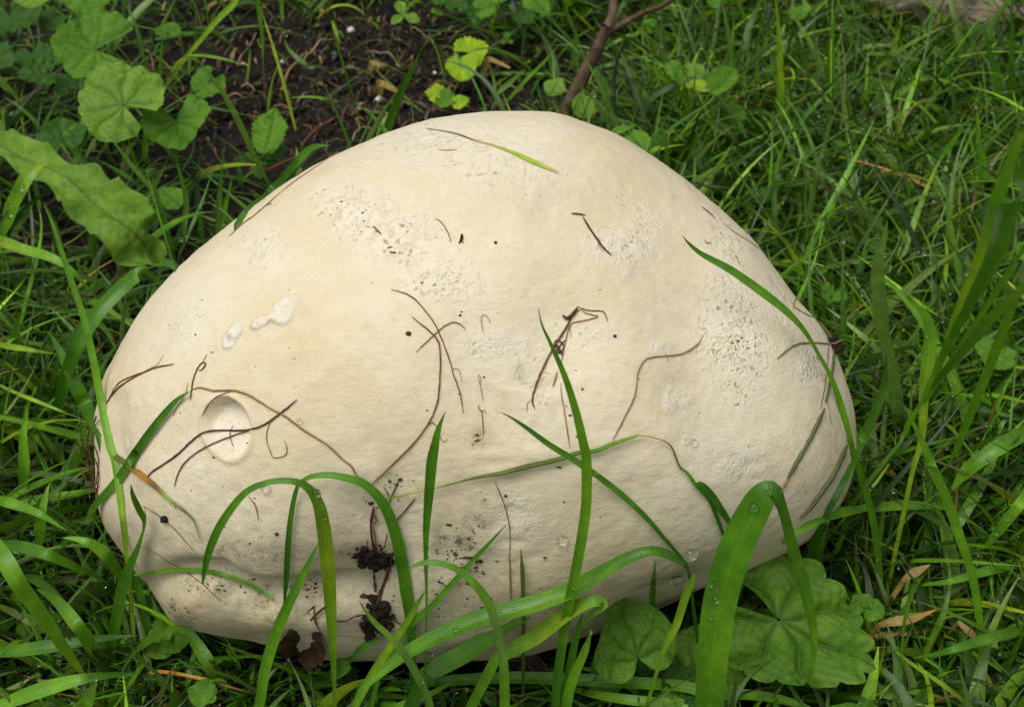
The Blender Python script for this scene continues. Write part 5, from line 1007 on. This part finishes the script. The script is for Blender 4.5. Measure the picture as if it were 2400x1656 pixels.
# ------------------------------------------------------------------ water
bm = bmesh.new(); bmesh.ops.create_icosphere(bm, subdivisions=3, radius=1)
DV = np.array([v.co[:] for v in bm.verts]); DF = np.array([[q.index for q in f.verts] for f in bm.faces]); bm.free()
dme = bpy.data.meshes.new('water_bead'); dme.from_pydata(DV.tolist(), [], DF.tolist()); dme.polygons.foreach_set('use_smooth', np.ones(len(DF), bool)); dme.materials.append(M['water'])
bpy.context.view_layer.update(); dg = bpy.context.evaluated_depsgraph_get()
def drop(r, x, y, rz, label, group, flat=.6, sink=.25):
    d = rays(Z(r, [(x, y)]))[0]; L = np.linalg.norm(d)
    ok, loc, nor, idx, ob, mt = sc.ray_cast(dg, Vector(CAM), Vector(d/L))
    if not ok: return
    if nor.dot(Vector(CAM)-loc) < 0: nor = -nor
    t_ = (np.array(loc)-CAM) @ FWD; R = rz*K*t_/FPX
    o = bpy.data.objects.new('water_bead', dme); o.scale = (R, R*random.uniform(.9, 1.15), R*flat)
    o.rotation_euler = nor.to_track_quat('Z', 'Y').to_euler(); o.location = loc+nor*R*flat*(1-2*sink)
    link(o, label, 'water drop', group)
for lab, grp, L in [
  ('round water bead on the very broad glossy blade', 'beads on the very broad blade', [('I', 205, 920, 26), ('I', 210, 862, 16), ('I', 170, 822, 22), ('I', 172, 1032, 18), ('I', 448, 345, 34), ('I', 350, 470, 14), ('I', 600, 245, 16), ('I', 520, 262, 12), ('I', 545, 230, 12), ('I', 198, 792, 8)]),
  ('round water bead on the long beaded blade at puffball base', 'beads on the long low blade', [('H', 722, 1130, 26), ('H', 615, 1185, 20), ('H', 545, 1260, 26), ('H', 658, 1125, 13), ('H', 1300, 940, 14), ('H', 1620, 745, 10), ('H', 1450, 850, 9), ('H', 870, 1075, 9), ('H', 1070, 980, 10), ('H', 985, 1000, 9), ('H', 390, 1270, 8), ('H', 1930, 605, 8), ('H', 1330, 1000, 9), ('H', 1860, 645, 8), ('H', 850, 1028, 8)]),
  ('water bead on the arching blade before the lower puffball', 'beads on the arching blade', [('G', 1660, 225, 30), ('G', 1970, 258, 28), ('G', 2010, 350, 14), ('G', 2025, 415, 11), ('G', 1862, 205, 10), ('G', 1890, 190, 12)]),
  ('clear water disc sitting on the puffball skin', 'water discs on the puffball', [('H', 1370, 548, 40), ('I', 45, 635, 46), ('H', 2090, 785, 46), ('F', 62, 1295, 24), ('H', 430, 660, 16), ('H', 975, 262, 10), ('D', 1870, 1160, 18)]),
  ('water bead on the lime blade in lawn', 'beads on the lime blade', [('F', 1520, 625, 13), ('F', 1508, 680, 10), ('F', 1506, 720, 15), ('F', 1522, 580, 11), ('F', 1490, 470, 9)]),
  ('water bead on the wide pale upright blade', 'beads on the pale blade', [('F', 1230, 392, 20), ('F', 1268, 710, 9), ('F', 1345, 760, 7)]),
  ('large water bead on the bright blade over dock leaf', 'beads over the dock leaf', [('A', 145, 1165, 24), ('A', 70, 1335, 15), ('A', 68, 1280, 9)]),
  ('large bright water bead on the blade reaching into lawn', 'beads reaching into the lawn', [('I', 2040, 410, 22), ('I', 1970, 497, 24), ('I', 1960, 535, 10)]),
  ('water bead hanging at a grass tip before the puffball', 'beads hanging at tips', [('H', 500, 1425, 18), ('H', 1562, 1125, 16), ('H', 1958, 688, 9), ('G', 390, 552, 18), ('H', 125, 935, 15), ('H', 530, 1160, 8), ('H', 340, 1200, 10), ('G', 648, 850, 12), ('G', 570, 1440, 30), ('G', 262, 300, 14), ('G', 268, 470, 9), ('H', 1680, 1425, 14), ('H', 1430, 1120, 14), ('H', 1370, 1130, 12), ('I', 755, 220, 14), ('I', 630, 398, 10), ('I', 1595, 198, 12), ('I', 1320, 388, 11), ('I', 45, 815, 14), ('G', 1640, 870, 7), ('G', 1700, 925, 6), ('D', 315, 385, 18), ('D', 545, 630, 16), ('I', 885, 1245, 12)])]:
    for r, x, y, rz in L: drop(r, x, y, rz, ('tiny ' if rz < 10 else 'big ' if rz > 19 else 'middle sized ')+lab.replace('large ', '').replace('clear ', ''), grp, flat=.8 if rz > 9 else .95, sink=.2)
sel = rng.choice(len(tips), 2400, replace=False); Vs, Fs = [], []
bm = bmesh.new(); bmesh.ops.create_icosphere(bm, subdivisions=2, radius=1)
JV = np.array([v.co[:] for v in bm.verts]); JF = np.array([[q.index for q in f.verts] for f in bm.faces]); bm.free()
for i, k in enumerate(sel):
    s_ = math.exp(random.gauss(-6.95, .35)); Vs.append(JV*s_*np.array([1, 1, 1.1])+tips[k]-np.array([0, 0, s_*.6])); Fs.append(JF+len(JV)*i)
meshobj('dew_drops', np.vstack(Vs), np.vstack(Fs), M['water'], kind='stuff', label='tiny dew drops on the grass tips of the lawn', cat='dew')
